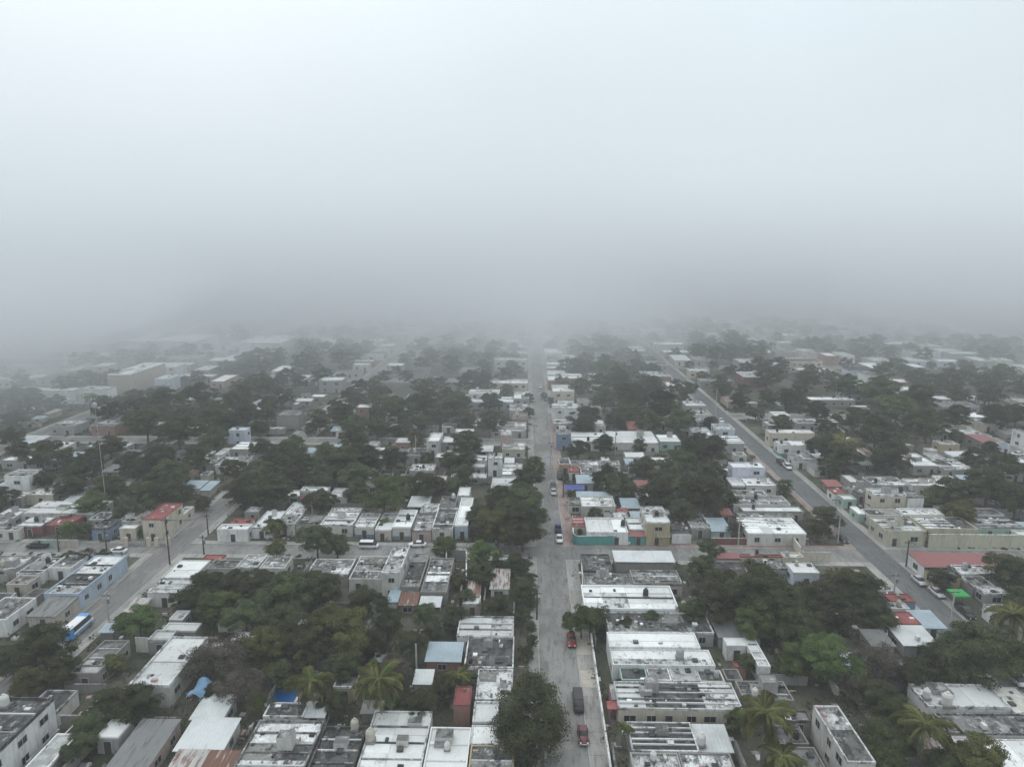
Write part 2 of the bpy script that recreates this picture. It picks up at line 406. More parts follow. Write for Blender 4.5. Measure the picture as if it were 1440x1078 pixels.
def house_at(x0, x1, y0, y1, h, roof, wall, lab=None, name='house', cat='house', group=None, detail=2, pz=None, opn=True, band=None, side=True, awn=None, beams=None, tilt=None, front=True, panels=True, z0=0, facade=None):
    x0, x1, y0, y1 = x0 + .04, x1 - .04, y0 + .04, y1 - .04
    if x1 - x0 < 1.2 or y1 - y0 < 1.2: return None
    OCC.append((x0, x1, y0, y1))
    h += RH.uniform(-.06, .10)
    cx, cyy = (x0 + x1) / 2, (y0 + y1) / 2; W, Dp = x1 - x0, y1 - y0
    root = empty(name, (cx, cyy, z0)); a, b = W / 2, Dp / 2
    v = RH.randrange(3)
    metal = roof in METAL
    wt = h - (.45 if metal else .22)
    m = MB(); m.box(-a, a, -b, b, -.2, wt, 'wall_' + wall, 'roof_grey1')
    if band: m.box(-a - .02, a + .02, -b - .02, b + .02, -.2, 1.0, 'wall_' + band)
    m.build('wall', root)
    if facade: m = MB(); m.box(-a + .03, a - .03, -b - .018, -b - .001, .02, wt - .05, 'wall_' + facade); m.build('facade', root)
    if metal:
        n = max(1, round(W / 5)) if detail > 1 else 1
        for i in range(n):
            p0, p1 = -a - .3 + (W + .6) * i / n, -a - .3 + (W + .6) * (i + 1) / n
            mt = 'roof_%s%d' % (roof, RH.randrange(3)); dz = RH.uniform(-.03, .05)
            if roof == 'rust' and RH.random() < .25: mt = 'roof_tin%d' % RH.randrange(3)
            ribbed(p0, p1 - .02, -b - .35, b + .1, h - .35 + dz, h + .05 + dz, mt).build('roof_sheet', root)
    else:
        nx = max(1, round(W / RH.uniform(3.2, 6.5))) if detail > 1 else 1; ny = max(1, round(Dp / RH.uniform(3.5, 7.5))) if detail > 1 else 1
        nx = min(nx, 5); ny = min(ny, 4)
        if panels is False: nx, ny = 1, 2
        p = .2
        xs = [-a + p] + sorted(-a + p + (W - 2 * p) * (i + RH.uniform(-.2, .2)) / nx for i in range(1, nx)) + [a - p]
        ys = [-b + p] + sorted(-b + p + (Dp - 2 * p) * (i + RH.uniform(-.2, .2)) / ny for i in range(1, ny)) + [b - p]
        alt = dict(white=['white'] * 5 + ['whitem'], whitem=['whitem'] * 4 + ['grey', 'grey', 'white', 'dark'], grey=['grey'] * 4 + ['whitem', 'dark'], dark=['dark'] * 4 + ['grey'], cream=['cream', 'cream', 'whitem'], red=['red'])[roof]
        for i in range(nx):
            for j in range(ny):
                m = MB(); m.box(xs[i] + .02, xs[i + 1] - .02, ys[j] + .02, ys[j + 1] - .02, wt - .03, h - .1 + RH.uniform(-.1, .1), 'roof_%s%d' % (RH.choice(alt), RH.randrange(3)))
                m.build('roof_panel', root)
        pm = RH.choice(['wall_' + wall, 'roof_%s%d' % (roof, v), 'roof_whitem1'])
        if roof == 'red': pm = 'roof_red1'; pz = .04; p = .12
        ph = h + (pz if pz is not None else RH.choice([.08, .15, .15, .3]))
        m = MB()
        for (q0, q1, r0, r1) in ((-a - .03, a + .03, -b - .03, -b + p), (-a - .03, a + .03, b - p, b + .03), (-a - .03, -a + p, -b + p, b - p), (a - p, a + .03, -b + p, b - p)): m.box(q0, q1, r0, r1, wt - .02, ph, pm)
        m.build('parapet', root)
        if detail > 1:
            nb = beams if beams is not None else (RH.choice([0, 0, 1, 2, 3]) if Dp > 5 else 0)
            for i in range(nb):
                t = -b + Dp * (i + 1) / (nb + 1) + RH.uniform(-.3, .3); m = MB(); m.box(-a + p + .03, a - p - .03, t - .11, t + .11, h - .12, h + RH.uniform(.06, .16), RH.choice(['roof_whitem0', 'roof_grey1', 'roof_white1', 'roof_dark1']))
                m.build('roof_beam', root)
            for _k in range(RH.choice([0, 0, 1, 1, 2]) if W > 5 and Dp > 5 and panels else 0):       # stair head or shaft on the roof
                sx, sy = RH.uniform(-a * .5, a * .5), RH.uniform(-b * .3, b * .7); m = MB(); hh = RH.uniform(.3, 2.1); q = RH.uniform(.4, 1.4)
                m.box(sx - q, sx + q, sy - q * .8, sy + q * .8, h - .05, h + hh, 'wall_' + RH.choice([wall, 'offwhite', 'grey']), 'roof_grey0'); m.build('stair_head', root)
            if RH.random() < .5 and W > 4:
                m = MB(); sx, sy = RH.uniform(-a * .7, a * .7), RH.uniform(-b * .7, b * .7)
                m.box(sx - .45, sx + .45, sy - .45, sy + .45, h - .05, h + .3, 'roof_dark0'); m.build('roof_hatch', root)
    st = 2 if h > 5.2 else 1
    if detail > 0 and opn:
        if front: put_openings(root, 'y', -b, -a + .2, a - .2, wt, st)
        if side and Dp > 3: put_openings(root, 'x+' if cx < 0 else 'x-', a if cx < 0 else -a, -b + .3, b - .3, wt, st)
    if awn:
        ribbed(-a * .9, a * .9, -b - 1.5, -b - .02, wt * .62, wt * .78, 'roof_%s0' % awn).build('awning', root)
    tone = WWORD.get(wall, wall)
    HOUSES.append((root, (x0, x1, y0, y1), h, ('two-storey ' if st == 2 else '') + RW[roof] + ' ' + tone + ' house', lab))
    root['category'] = cat
    root['group'] = group or 'flat-roofed houses of the town'
    return root
def H(xl, xr, yn, yf, h, roof, wall, lab=None, **k):
    if h < 5: h *= .88
    p, q, r = P(xl, yn, h), P(xr, yn, h), P((xl + xr) / 2, yf, h)
    x0, x1, y0, y1 = p.x, q.x, (p.y + q.y) / 2, r.y
    x0, x1, y0, y1 = clip(x0, x1, y0, y1)
    return house_at(x0, x1, y0, y1, h, roof, wall, lab, **k)
# -- near left
H(-160, -23, 1078, 980, 6.2, 'dark', 'white', 'long two-storey white house with dark roof and three upper windows', side=True)
H(98, 137, 948, 901, 3.2, 'grey', 'concrete', 'low bare concrete house with old tyres on its crumbling roof')
H(180, 238, 965, 896, 4.4, 'white', 'offwhite', 'long building with clean bright white roof beside the overgrown yard', beams=0, panels=False)
H(268, 312, 1007, 975, 3.3, 'tin', 'offwhite', 'shed with white corrugated roof just beside the blue tarpaulin')
H(245, 312, 1052, 1009, 3.0, 'tin', 'offwhite', 'wide shed of pale sheets streaked with rust')
H(228, 318, 1092, 1054, 2.7, 'rust', 'pink', 'shed under red-brown rusted sheets by the dark corrugated roof')
H(152, 208, 1073, 1010, 3.2, 'greytin', 'pink', 'house with long dark corrugated roof and pink wall end')
H(237, 257, 871, 858, 3.0, 'white', 'grey', 'tiny white-topped kiosk poking out of the left grove'.replace('left ', 'dense '))
H(140, 158, 886, 876, 2.8, 'bluetin', 'concrete', 'tiny tin-roofed hut at the roadside opposite the minibus')
H(-40, 8, 872, 840, 4.0, 'grey', 'white', None)
H(38, 82, 864, 838, 3.5, 'greytin', 'beige', 'house with grey sheet roof adjoining the long sky-blue wall')
H(60, 113, 836, 781, 4.0, 'whitem', 'skyblue', 'long house with sky-blue street wall and crumbling whitewashed roof', beams=3)
H(8, 38, 822, 809, 3.0, 'grey', 'beige'); H(-30, 8, 850, 834, 3.0, 'whitem', 'offwhite'); H(22, 58, 806, 784, 3.0, 'dark', 'white'); H(-20, 20, 800, 783, 3.0, 'whitem', 'grey'); H(58, 100, 800, 782, 3.0, 'grey', 'white')
# -- across the cross street, left
H(196, 231, 732, 707, 6.0, 'red', 'cream', 'tall cream corner house with red roof and dark windows', beams=0, panels=False)
H(152, 176, 754, 738, 3.8, 'white', 'cream', 'low cream annex with white roof beside the iron gates')
H(128, 152, 744, 731, 3.6, 'dark', 'blue', 'small bright blue house next to the cream annex')
H(165, 200, 733, 722, 3.2, 'grey', 'offwhite')
H(22, 58, 740, 727, 3.2, 'white', 'darkred'); H(60, 96, 738, 724, 3.0, 'red', 'darkred', 'dark red house with flat red roof slab among white roofs'); H(28, 105, 722, 705, 3.4, 'white', 'offwhite'); H(106, 131, 722, 704, 3.4, 'white', 'grey')
H(15, 46, 753, 744, 2.8, 'white', 'brown', 'brown carport with pale roof facing the cross street'); H(-25, 22, 735, 715, 3.2, 'whitem', 'grey'); H(-45, 14, 752, 740, 3.0, 'grey', 'offwhite')
H(5, 40, 671, 661, 6.3, 'whitem', 'white')
H(-20, 30, 700, 690, 3.2, 'white', 'grey'); H(30, 75, 697, 688, 3.2, 'whitem', 'cream')
H(302, 346, 748, 738, 3.6, 'whitem', 'white', 'white corner house with mottled roof at the minibus street crossing'); H(320, 350, 737, 728, 3.2, 'red', 'white'); H(346, 382, 742, 718, 3.4, 'white', 'white')
H(226, 272, 812, 787, 3.7, 'white', 'offwhite', 'house with spotless white roof at the crossing by the utility pole', beams=0, panels=False)
H(206, 256, 835, 813, 3.4, 'whitem', 'white'); H(283, 312, 786, 779, 3.0, 'red', 'cream'); H(290, 330, 800, 787, 3.1, 'dark', 'grey'); H(332, 362, 798, 780, 3.2, 'whitem', 'grey'); H(364, 400, 800, 783, 3.1, 'grey', 'offwhite')
H(244, 270, 725, 712, 3.0, 'cream', 'cream', side=True)
# -- cross street, upper side between the minibus street and the central street
H(421, 460, 691, 685, 5.0, 'white', 'pink', 'pinkish upper storey house with dark red awning', awn='red'); H(462, 488, 698, 686, 3.6, 'white', 'offwhite')
H(384, 414, 738, 707, 3.5, 'whitem', 'offwhite'); H(416, 449, 738, 723, 3.3, 'grey', 'beige'); H(450, 496, 738, 714, 3.6, 'white', 'offwhite')
H(498, 526, 741, 722, 3.4, 'grey', 'offwhite', band='blue'); H(527, 550, 745, 721, 3.4, 'white', 'beige'); H(551, 578, 741, 717, 3.9, 'white', 'offwhite', band='blue', lab='white-roofed blue-trimmed house with black water tank on the cross street')
H(579, 606, 746, 722, 3.5, 'grey', 'pink'); H(607, 637, 744, 715, 3.4, 'dark', 'offwhite')
H(639, 658, 739, 700, 4.2, 'white', 'offwhite', facade='skyblue', lab='narrow bright blue house with white roof next to the grove')
H(590, 616, 720, 708, 3.5, 'whitem', 'grey'); H(617, 640, 713, 698, 4.2, 'grey', 'concrete'); H(643, 660, 697, 685, 3.6, 'white', 'offwhite')
# -- cross street, lower side
H(430, 489, 808, 786, 3.2, 'grey', 'concrete'); H(490, 540, 815, 783, 3.4, 'grey', 'offwhite')
H(536, 562, 806, 769, 6.0, 'whitem', 'offwhite', 'narrow two-storey whitewashed house rising above grey roofs')
H(563, 590, 826, 779, 3.4, 'dark', 'concrete'); H(591, 628, 832, 784, 3.4, 'grey', 'concrete', 'wide weathered concrete roof between the narrow white house and pergola')
H(561, 585, 848, 832, 2.8, 'rust', 'concrete'); H(545, 561, 843, 827, 2.6, 'bluetin', 'white'); H(690, 715, 826, 800, 3.0, 'rust', 'white', 'rust-streaked tin house hidden between roadside trees')
H(590, 618, 850, 838, 2.6, 'tin', 'brown'); H(650, 675, 850, 838, 3.0, 'whitem', 'pink')
# -- central street, left side, near
H(642, 722, 895, 867, 3.6, 'white', 'white', 'white house with bright whitewashed roof backing on the avenue trees', beams=2)
H(652, 722, 940, 896, 3.4, 'dark', 'grey', 'wide blackened roof directly below the bright whitewashed house'); H(599, 647, 927, 903, 3.0, 'bluetin', 'brick', 'lean-to with blue-grey sheet roof beside the blackened roof')
H(582, 606, 958, 941, 2.6, 'tin', 'grey')
H(668, 720, 985, 942, 3.4, 'whitem', 'grey'); H(637, 661, 990, 964, 4.4, 'red', 'brick', 'small red-painted rooftop room beside the big round tree', pz=.05)
H(664, 700, 1016, 987, 3.4, 'white', 'grey')
H(497, 590, 1092, 999, 3.6, 'white', 'offwhite', 'broad stained white roof crossed by ridges below the coconut palm', beams=3); H(592, 655, 1092, 1022, 3.3, 'white', 'grey'); H(657, 722, 1046, 1019, 3.3, 'white', 'offwhite'); H(657, 722, 1094, 1048, 3.1, 'grey', 'yellow')
H(428, 494, 1092, 1022, 3.3, 'dark', 'darkred', 'dark roof with red painted parapet next to a narrow alley'); H(322, 424, 1092, 1014, 3.3, 'grey', 'grey', 'large black-and-white mottled roof striped by ridges', beams=4)
H(369, 426, 1008, 988, 3.0, 'grey', 'white'); H(427, 455, 1004, 986, 3.2, 'tin', 'white'); H(468, 500, 966, 944, 3.2, 'grey', 'yellow')
# -- central street, right side, near
H(857, 985, 911, 890, 4.2, 'white', 'white', 'rear wing with smooth white roof and yellow skylight', beams=0, panels=False); H(862, 1006, 935, 912, 4.0, 'white', 'white', 'front wing with smooth white roof carrying a grey tank', beams=0, panels=False)
H(856, 1004, 889, 861, 3.2, 'dark', 'grey', 'overgrown black-stained roof behind the smooth white roofs')
H(874, 912, 957, 936, 3.2, 'dark', 'green'); H(913, 945, 957, 936, 3.3, 'whitem', 'grey'); H(946, 984, 957, 936, 3.3, 'whitem', 'offwhite'); H(985, 1020, 959, 938, 3.0, 'grey', 'offwhite')
H(870, 1045, 997, 959, 3.7, 'whitem', 'cream', 'very long pale striped roof over cream wall with magenta porch', beams=4, awn=None); H(1046, 1117, 985, 958, 3.4, 'dark', 'concrete')
H(889, 984, 1056, 1015, 3.2, 'dark', 'concrete', 'dark corrugated-looking roof striped by ridges below the magenta porch', beams=4); H(986, 1030, 1052, 1018, 3.0, 'rust', 'grey', 'square rust-red tin roof beside the tall palm'); H(892, 962, 1092, 1059, 3.0, 'whitem', 'grey'); H(964, 1040, 1094, 1056, 3.1, 'whitem', 'concrete')
H(822, 955, 857, 824, 3.6, 'white', 'offwhite', 'wide bright white roof with black tank behind the roadside tree', beams=1)
H(822, 890, 822, 806, 3.0, 'grey', 'concrete'); H(891, 960, 822, 803, 3.4, 'grey', 'beige', 'roofless-looking grey house with long beige rendered wall')
H(866, 948, 787, 771, 3.6, 'tin', 'concrete', 'ruined stone house patched with pale corrugated sheets', opn=False); H(820, 862, 803, 772, 2.4, 'dark', 'concrete', 'collapsed walls and rubble on the junction corner lot', opn=False)
# -- teal wall block
H(826, 884, 751, 729, 3.6, 'white', 'white', 'white-roofed house inside the teal garden wall', beams=0); H(885, 906, 745, 728, 3.5, 'white', 'white'); H(887, 908, 753, 746, 3.2, 'redtin', 'teal', 'teal-fronted corner room with red-brown ribbed roof')
H(805, 825, 740, 727, 3.2, 'red', 'cream', 'red tiled porch roof at the corner of the teal wall'); H(826, 851, 752.5, 747, 2.9, 'red', 'pink', 'low red roof strip between teal wall and white roof')
yh = H(907, 943, 735, 712, 6.2, 'whitem', 'cream', 'two-storey yellow house with balcony beside the teal wall', facade='yellow')
if yh:
    b_ = OCC[-1]; a_ = (b_[1] - b_[0]) / 2; c_ = (b_[3] - b_[2]) / 2
    m = MB(); m.box(-a_ * .1, a_, -c_ - 1.4, -c_ - .02, 2.9, 3.1, 'wall_offwhite'); m.build('balcony', yh)
    m = MB(); m.box(-a_ * .1, a_, -c_ - 1.4, -c_ - 1.3, 3.1, 4.0, 'wall_yellow'); m.build('balustrade', yh)
H(818, 866, 713, 698, 3.4, 'white', 'offwhite'); H(876, 900, 712, 700, 3.4, 'bluetin', 'brick'); H(800, 817, 710, 700, 2.8, 'grey', 'offwhite'); H(868, 884, 720, 713, 3.0, 'red', 'pink'); H(850, 884, 728, 720, 3.0, 'grey', 'concrete')
H(889, 906, 727, 719, 3.2, 'bluetin', 'white')
H(897, 932, 688, 675, 4.6, 'redtin', 'brown', 'open shed with rust-red sheet roof against the dark trees'); H(895, 925, 701, 693, 3.6, 'whitem', 'grey')
H(812, 860, 697, 691, 3.2, 'bluetin', 'offwhite'); H(800, 815, 663, 656, 3.2, 'red', 'offwhite'); H(812, 835, 678, 668, 3.4, 'bluetin', 'grey'); H(803, 873, 656, 648, 3.6, 'whitem', 'offwhite'); H(817, 873, 667, 657, 3.2, 'grey', 'concrete'); H(785, 802, 652, 644, 4, 'dark', 'orange')
# -- right of the yellow house to the silver-car street
H(972, 1000, 742, 720, 3.2, 'whitem', 'concrete'); H(1001, 1028, 745, 728, 3.2, 'bluetin', 'green', 'shop with blue-grey sheet roof and green awning frame'); H(945, 970, 745, 728, 2.6, 'dark', 'concrete', opn=False)
H(1052, 1134, 750, 728, 3.8, 'white', 'offwhite', 'white house with broad pale roof behind a dark red fence', beams=2); H(1045, 1130, 719, 712, 3.6, 'white', 'grey'); H(1040, 1118, 727, 720, 3.2, 'grey', 'concrete'); H(1032, 1112, 711, 698, 3.4, 'grey', 'offwhite'); H(1015, 1030, 722, 715, 3.4, 'redtin', 'brick')
H(1050, 1092, 683, 672, 3.4, 'whitem', 'offwhite'); H(1030, 1048, 683, 672, 3.2, 'white', 'brown'); H(1031, 1077, 658, 650, 6.2, 'white', 'lavender', 'boxy two-storey white house with pale lavender end wall'); H(1010, 1030, 665, 657, 3.4, 'white', 'grey'); H(1035, 1080, 698, 690, 3.2, 'whitem', 'grey')
H(1010, 1040, 783, 776, 3.0, 'redtin', 'pink'); H(1042, 1100, 782, 776, 3.0, 'red', 'cream', 'long low roof edged in red along the cross street'); H(1102, 1130, 785, 775, 3.2, 'cream', 'cream')
H(1116, 1153, 805, 791, 4.0, 'white', 'paleblue', 'small house with white roof and pale blue front beside the grove'); H(1065, 1112, 800, 788, 3.0, 'dark', 'grey')
H(1022, 1050, 908, 897, 3.4, 'white', 'white'); H(1051, 1084, 937, 897, 3.5, 'white', 'white', 'L-shaped white house round a planted yard with red awning'); H(1012, 1070, 893, 870, 3.2, 'greytin', 'grey'); H(1034, 1050, 938, 930, 2.6, 'red', 'brick')
H(1022, 1045, 957, 941, 2.8, 'dark', 'concrete')
# -- near right
H(1192, 1232, 1072, 993, 5.4, 'whitem', 'offwhite', 'tall narrow block with white-and-grey stained flat roof', beams=0); H(1105, 1143, 1014, 998, 3.0, 'dark', 'concrete'); H(1120, 1168, 1092, 1051, 2.8, 'dark', 'concrete'); H(1090, 1138, 1046, 1020, 2.2, 'dark', 'concrete', opn=False)
H(1305, 1422, 995, 963, 3.8, 'white', 'white', 'wide house with brilliant white roof and two white tanks', beams=0); H(1424, 1520, 1003, 966, 3.7, 'cream', 'cream'); H(1337, 1520, 1032, 996, 3.5, 'grey', 'offwhite', 'mottled grey roof with white ribs below the two white tanks', beams=0); H(1348, 1378, 1050, 1036, 3.0, 'white', 'white'); H(1412, 1500, 1092, 1040, 3.0, 'white', 'offwhite')
H(1253, 1288, 845, 834, 3.4, 'red', 'blue', 'red-roofed blue-walled shop on the silver-car street'); H(1250, 1280, 856, 846, 3.0, 'white', 'offwhite'); H(1258, 1296, 877, 860, 3.4, 'red', 'offwhite', 'bright brick-red flat roof amid tin roofs by the street'); H(1297, 1330, 880, 858, 3.2, 'bluetin', 'paleblue', 'pale blue ribbed roof running down to the street edge'); H(1272, 1320, 904, 879, 3.2, 'tin', 'grey', 'broad silvery tin roof behind the bright brick-red roof')
H(1297, 1330, 795, 776, 3.8, 'redtin', 'white', 'red ribbed porch roof with white arched front'); H(1331, 1420, 793, 777, 3.6, 'redtin', 'offwhite', 'long red sheet roof on the cross street corner'); H(1306, 1352, 810, 796, 3.2, 'dark', 'yellow'); H(1353, 1400, 808, 795, 3.2, 'whitem', 'grey'); H(1365, 1400, 826, 812, 2.6, 'grey', 'concrete', opn=False); H(1385, 1420, 835, 820, 2.8, 'whitem', 'grey')
H(1395, 1422, 860, 850, 3.1, 'cream', 'white', 'small white cube house with one black window')
H(1240, 1302, 747, 728, 4.6, 'whitem', 'paleyellow', 'long pale yellow corner house with row of narrow windows', beams=2); H(1303, 1376, 745, 728, 3.6, 'whitem', 'paleyellow'); H(1377, 1440, 742, 727, 3.4, 'grey', 'green')
H(1222, 1270, 725, 716, 3.4, 'whitem', 'offwhite'); H(1272, 1328, 725, 716, 3.4, 'white', 'grey'); H(1205, 1222, 722, 712, 3.2, 'white', 'green', None)
H(1230, 1275, 697, 688, 5.4, 'white', 'cream', 'square two-storey cream house with tank above the yellow corner house'); H(1277, 1300, 699, 690, 5.2, 'grey', 'white'); H(1284, 1335, 683, 673, 4.2, 'white', 'offwhite'); H(1168, 1192, 694, 686, 3.2, 'red', 'white'); H(1196, 1228, 693, 684, 3.6, 'grey', 'concrete'); H(1228, 1282, 682, 671, 3.4, 'whitem', 'grey')
H(1165, 1185, 682, 674, 3.2, 'redtin', 'brown'); H(1186, 1205, 703, 696, 3, 'white', 'green')
# -- middle distance
H(121, 178, 628, 622, 4, 'white', 'grey', 'pale verandah house with columns among dark trees'); H(57, 90, 629, 621, 3.5, 'white', 'offwhite'); H(0, 88, 648, 641, 3.5, 'white', 'grey'); H(321, 346, 605, 597, 6.4, 'white', 'paleblue', 'two-storey house with pale blue wall facing dark trees'); H(323, 357, 632, 621, 3.5, 'white', 'grey'); H(302, 319, 639, 630, 3.5, 'white', 'white'); H(275, 300, 652, 640, 3.3, 'whitem', 'grey'); H(302, 340, 655, 643, 3.3, 'whitem', 'offwhite'); H(342, 380, 645, 634, 3.3, 'grey', 'grey')
H(384, 408, 630, 617, 4, 'white', 'brown', 'white-roofed house with dark open front at the street bend'); H(360, 382, 632, 622, 3.3, 'grey', 'offwhite'); H(400, 430, 612, 602, 3.5, 'whitem', 'brown'); H(463, 522, 613, 603, 3.6, 'whitem', 'offwhite'); H(500, 541, 573, 568, 5.5, 'white', 'brick', 'red brick house with pale roof among dense trees'); H(388, 444, 584, 578, 6, 'grey', 'concrete', 'long grey blank-walled hall below the car park', opn=False)
H(600, 618, 621, 609, 5.4, 'white', 'offwhite'); H(619, 637, 622, 607, 4.0, 'white', 'grey'); H(640, 666, 607, 602, 6.4, 'whitem', 'offwhite', 'grey two-storey house with twin upper windows beyond the crossing'); H(639, 668, 620, 612, 3.6, 'white', 'offwhite'); H(556, 576, 622, 616, 4, 'white', 'brick'); H(611, 645, 644, 637, 3.6, 'white', 'grey'); H(666, 684, 647, 640, 3.6, 'white', 'white'); H(686, 706, 645, 637, 6, 'white', 'white', 'plain white two-storey cube near the central street'); H(704, 719, 612, 602, 6.2, 'white', 'pink', 'pinkish two-storey house with white roof by the central street'); H(571, 598, 640, 630, 3.5, 'whitem', 'grey'); H(575, 610, 662, 652, 3.4, 'whitem', 'grey'); H(700, 735, 668, 652, 3.6, 'white', 'white'); H(690, 725, 690, 672, 3.8, 'white', 'offwhite'); H(706, 738, 632, 620, 4, 'grey', 'beige')
H(659, 702, 553, 548, 6, 'white', 'offwhite'); H(655, 722, 566, 561, 4, 'white', 'grey'); H(626, 648, 589, 584, 4, 'white', 'grey'); H(690, 740, 605, 594, 3.5, 'grey', 'grey'); H(720, 742, 590, 580, 4, 'whitem', 'brick'); H(722, 744, 560, 550, 4, 'whitem', 'grey'); H(716, 742, 577, 568, 4, 'whitem', 'grey')
H(783, 803, 610, 604, 6.4, 'whitem', 'blue', 'two-storey blue house at the head of the white row'); H(804, 853, 621, 608, 4, 'white', 'white', 'white row house with long flat roof next to the blue house'); H(857, 927, 623, 606, 4.4, 'white', 'offwhite', 'broad white-roofed house with tall dark windows in the row'); H(928, 958, 621, 611, 4, 'white', 'green', 'small white-roofed house with pale green wall ending the row'); H(776, 814, 574, 566, 6.4, 'white', 'white', 'white two-storey house with plain side wall on the central street'); H(815, 846, 575, 569, 5.6, 'grey', 'grey'); H(778, 806, 596, 589, 3.5, 'white', 'grey'); H(838, 852, 600, 590, 3.6, 'white', 'offwhite'); H(777, 808, 551, 541, 6, 'white', 'cream', 'cream two-storey house with rear terrace on the central street'); H(770, 788, 535, 528, 5, 'white', 'brick'); H(790, 820, 532, 525, 6, 'white', 'orange'); H(830, 847, 533, 525, 6, 'white', 'white')
H(885, 905, 603, 592, 4, 'redtin', 'darkred'); H(965, 993, 570, 564, 4, 'white', 'grey'); H(968, 995, 584, 577, 4, 'white', 'offwhite'); H(978, 1004, 612, 601, 4.6, 'cream', 'paleblue'); H(1008, 1034, 604, 596, 5.3, 'white', 'paleblue', 'pale blue boxy house on the silver-car street corner'); H(1020, 1047, 623, 613, 4.5, 'white', 'grey'); H(980, 1015, 594, 587, 3.8, 'whitem', 'grey'); H(905, 944, 529, 522, 5, 'whitem', 'brick'); H(1046, 1080, 530, 523, 5.5, 'white', 'darkred')
H(1083, 1146, 609, 604, 5.2, 'white', 'cream', 'long cream building with white roof edge on the street'); H(1089, 1152, 626, 620, 4.6, 'white', 'white', 'white building with teal skirting along the silver-car street', band='teal'); H(1112, 1150, 646, 638, 3.8, 'whitem', 'offwhite'); H(1200, 1218, 641, 633, 3.6, 'white', 'grey'); H(1255, 1283, 636, 630, 3.6, 'red', 'brick', 'red flat-roofed house beside a low dark wall'); H(1285, 1320, 655, 638, 3.6, 'white', 'grey'); H(1323, 1350, 625, 619, 4, 'cream', 'yellow', 'mustard yellow house among dark trees'); H(1318, 1342, 608, 597, 3.6, 'white', 'grey'); H(1358, 1382, 610, 604, 4.2, 'white', 'brick'); H(1384, 1405, 622, 610, 4, 'redtin', 'concrete'); H(1410, 1450, 610, 603, 6, 'whitem', 'white', 'tall white house with row of windows beyond the grove'); H(1408, 1440, 626, 621, 4, 'grey', 'paleblue'); H(1130, 1203, 562, 558, 4, 'white', 'concrete'); H(1192, 1215, 546, 539, 6.4, 'white', 'white'); H(1090, 1112, 585, 579, 4, 'white', 'white'); H(1122, 1150, 595, 590, 4, 'white', 'grey'); H(1150, 1180, 594, 589, 4, 'white', 'offwhite'); H(1080, 1110, 598, 592, 3.5, 'white', 'grey'); H(1320, 1370, 660, 645, 3.3, 'whitem', 'grey'); H(1340, 1380, 642, 634, 3.4, 'white', 'grey'); H(1400, 1440, 665, 655, 3.3, 'whitem', 'offwhite')
# -- far left landmarks
H(16, 104, 549, 545, 5.5, 'white', 'white', 'long blank white warehouse wall behind the avenue', opn=False, name='warehouse', cat='building'); H(108, 150, 548, 543, 5.5, 'white', 'white', 'shorter white warehouse end next to the long blank wall', opn=False, name='warehouse', cat='building'); H(150, 226, 527, 508, 10, 'white', 'tan', 'big tan hall with pale overhanging roof in the mist', opn=False, name='hall', cat='building'); H(192, 238, 533, 527, 6.5, 'white', 'paleblue', 'bluish white shed wall next to the tan hall', opn=False, name='shed', cat='building'); H(170, 276, 480, 470, 10, 'white', 'white', 'very long pale stadium-like building fading in fog', name='stadium_building', cat='building', opn=False); H(304, 396, 482, 472, 10, 'white', 'white', 'second long pale building fading in fog', name='stadium_building', cat='building', opn=False); H(20, 125, 492, 488, 6, 'white', 'white', 'low pale building almost lost in fog', name='warehouse', cat='building', opn=False)
#PART3
# ------------------------------------------------------------------ walls and fences, pool, tarps
def wall_px(pts, h, mat, label, name='garden_wall', cat='wall', th=.2):
    root = tag(empty(name, P(*pts[0])), label, cat)
    o = P(*pts[0])
    for i in range(len(pts) - 1):
        a, b = P(*pts[i]) - o, P(*pts[i + 1]) - o; d = (b - a); L = d.length; ang = math.atan2(d.y, d.x)
        m = MB(); m.box(-th / 2, L + th / 2, -th / 2, th / 2, -.1, h, mat); m.box(-th / 2 - .04, L + th / 2 + .04, -th / 2 - .04, th / 2 + .04, h, h + .08, 'roof_whitem0')
        q = m.build('wall_panel', root); q.location = a; q.rotation_euler.z = ang
    return root
wall_px([(805, 738), (806, 763), (811, 766.5), (909, 766)], 2.5, 'wall_teal', 'teal painted garden wall curving round the junction corner')
wall_px([(831, 902), (839, 960), (851, 1042), (861, 1110)], 1.7, 'wall_white', 'low white wall along the broad walk beside the beetle')
wall_px([(820, 862), (818, 800)], 2.0, 'wall_concrete', 'grey stone wall closing the rubble lot from the walk')
wall_px([(193, 916), (238, 918)], 2.9, 'wall_offwhite', 'pale blank yard wall beside the clean white roof')
wall_px([(1305, 770), (1438, 771)], 3.6, 'wall_paleyellow', 'long pale yellow wall running from the corner house')
wall_px([(1000, 765), (1136, 766)], 1.7, 'wall_darkred', 'dark red fence wall in front of the white house')
wall_px([(945, 764), (971, 764)], 2.4, 'wall_white', 'white wall with doorway beside the yellow house')
wall_px([(1330, 728), (1440, 729)], 2.6, 'wall_grey', 'long grey yard wall behind the mottled white roofs')
wall_px([(58, 769), (80, 769)], 1.9, 'wall_green', 'pale green wall of the front yard near the carport')
wall_px([(80, 769), (110, 769)], 1.9, 'wall_beige', 'orange-beige wall between pale green wall and blue house')
wall_px([(1115, 768), (1130, 790), (1166, 790)], 2.4, 'wall_cream', 'cream wall of the empty corner lot by the crossing')
wall_px([(172, 985), (215, 948), (262, 905)], 1.6, 'wall_concrete', 'bare concrete wall beside the overgrown yard')
wall_px([(60, 1078), (140, 995)], 1.5, 'wall_grey', 'grey wall beside the long two-storey white house')
wall_px([(628, 842), (628, 787), (656, 787), (656, 830)], 2.6, 'wall_concrete', 'roofless stone enclosure with shrubs growing inside')
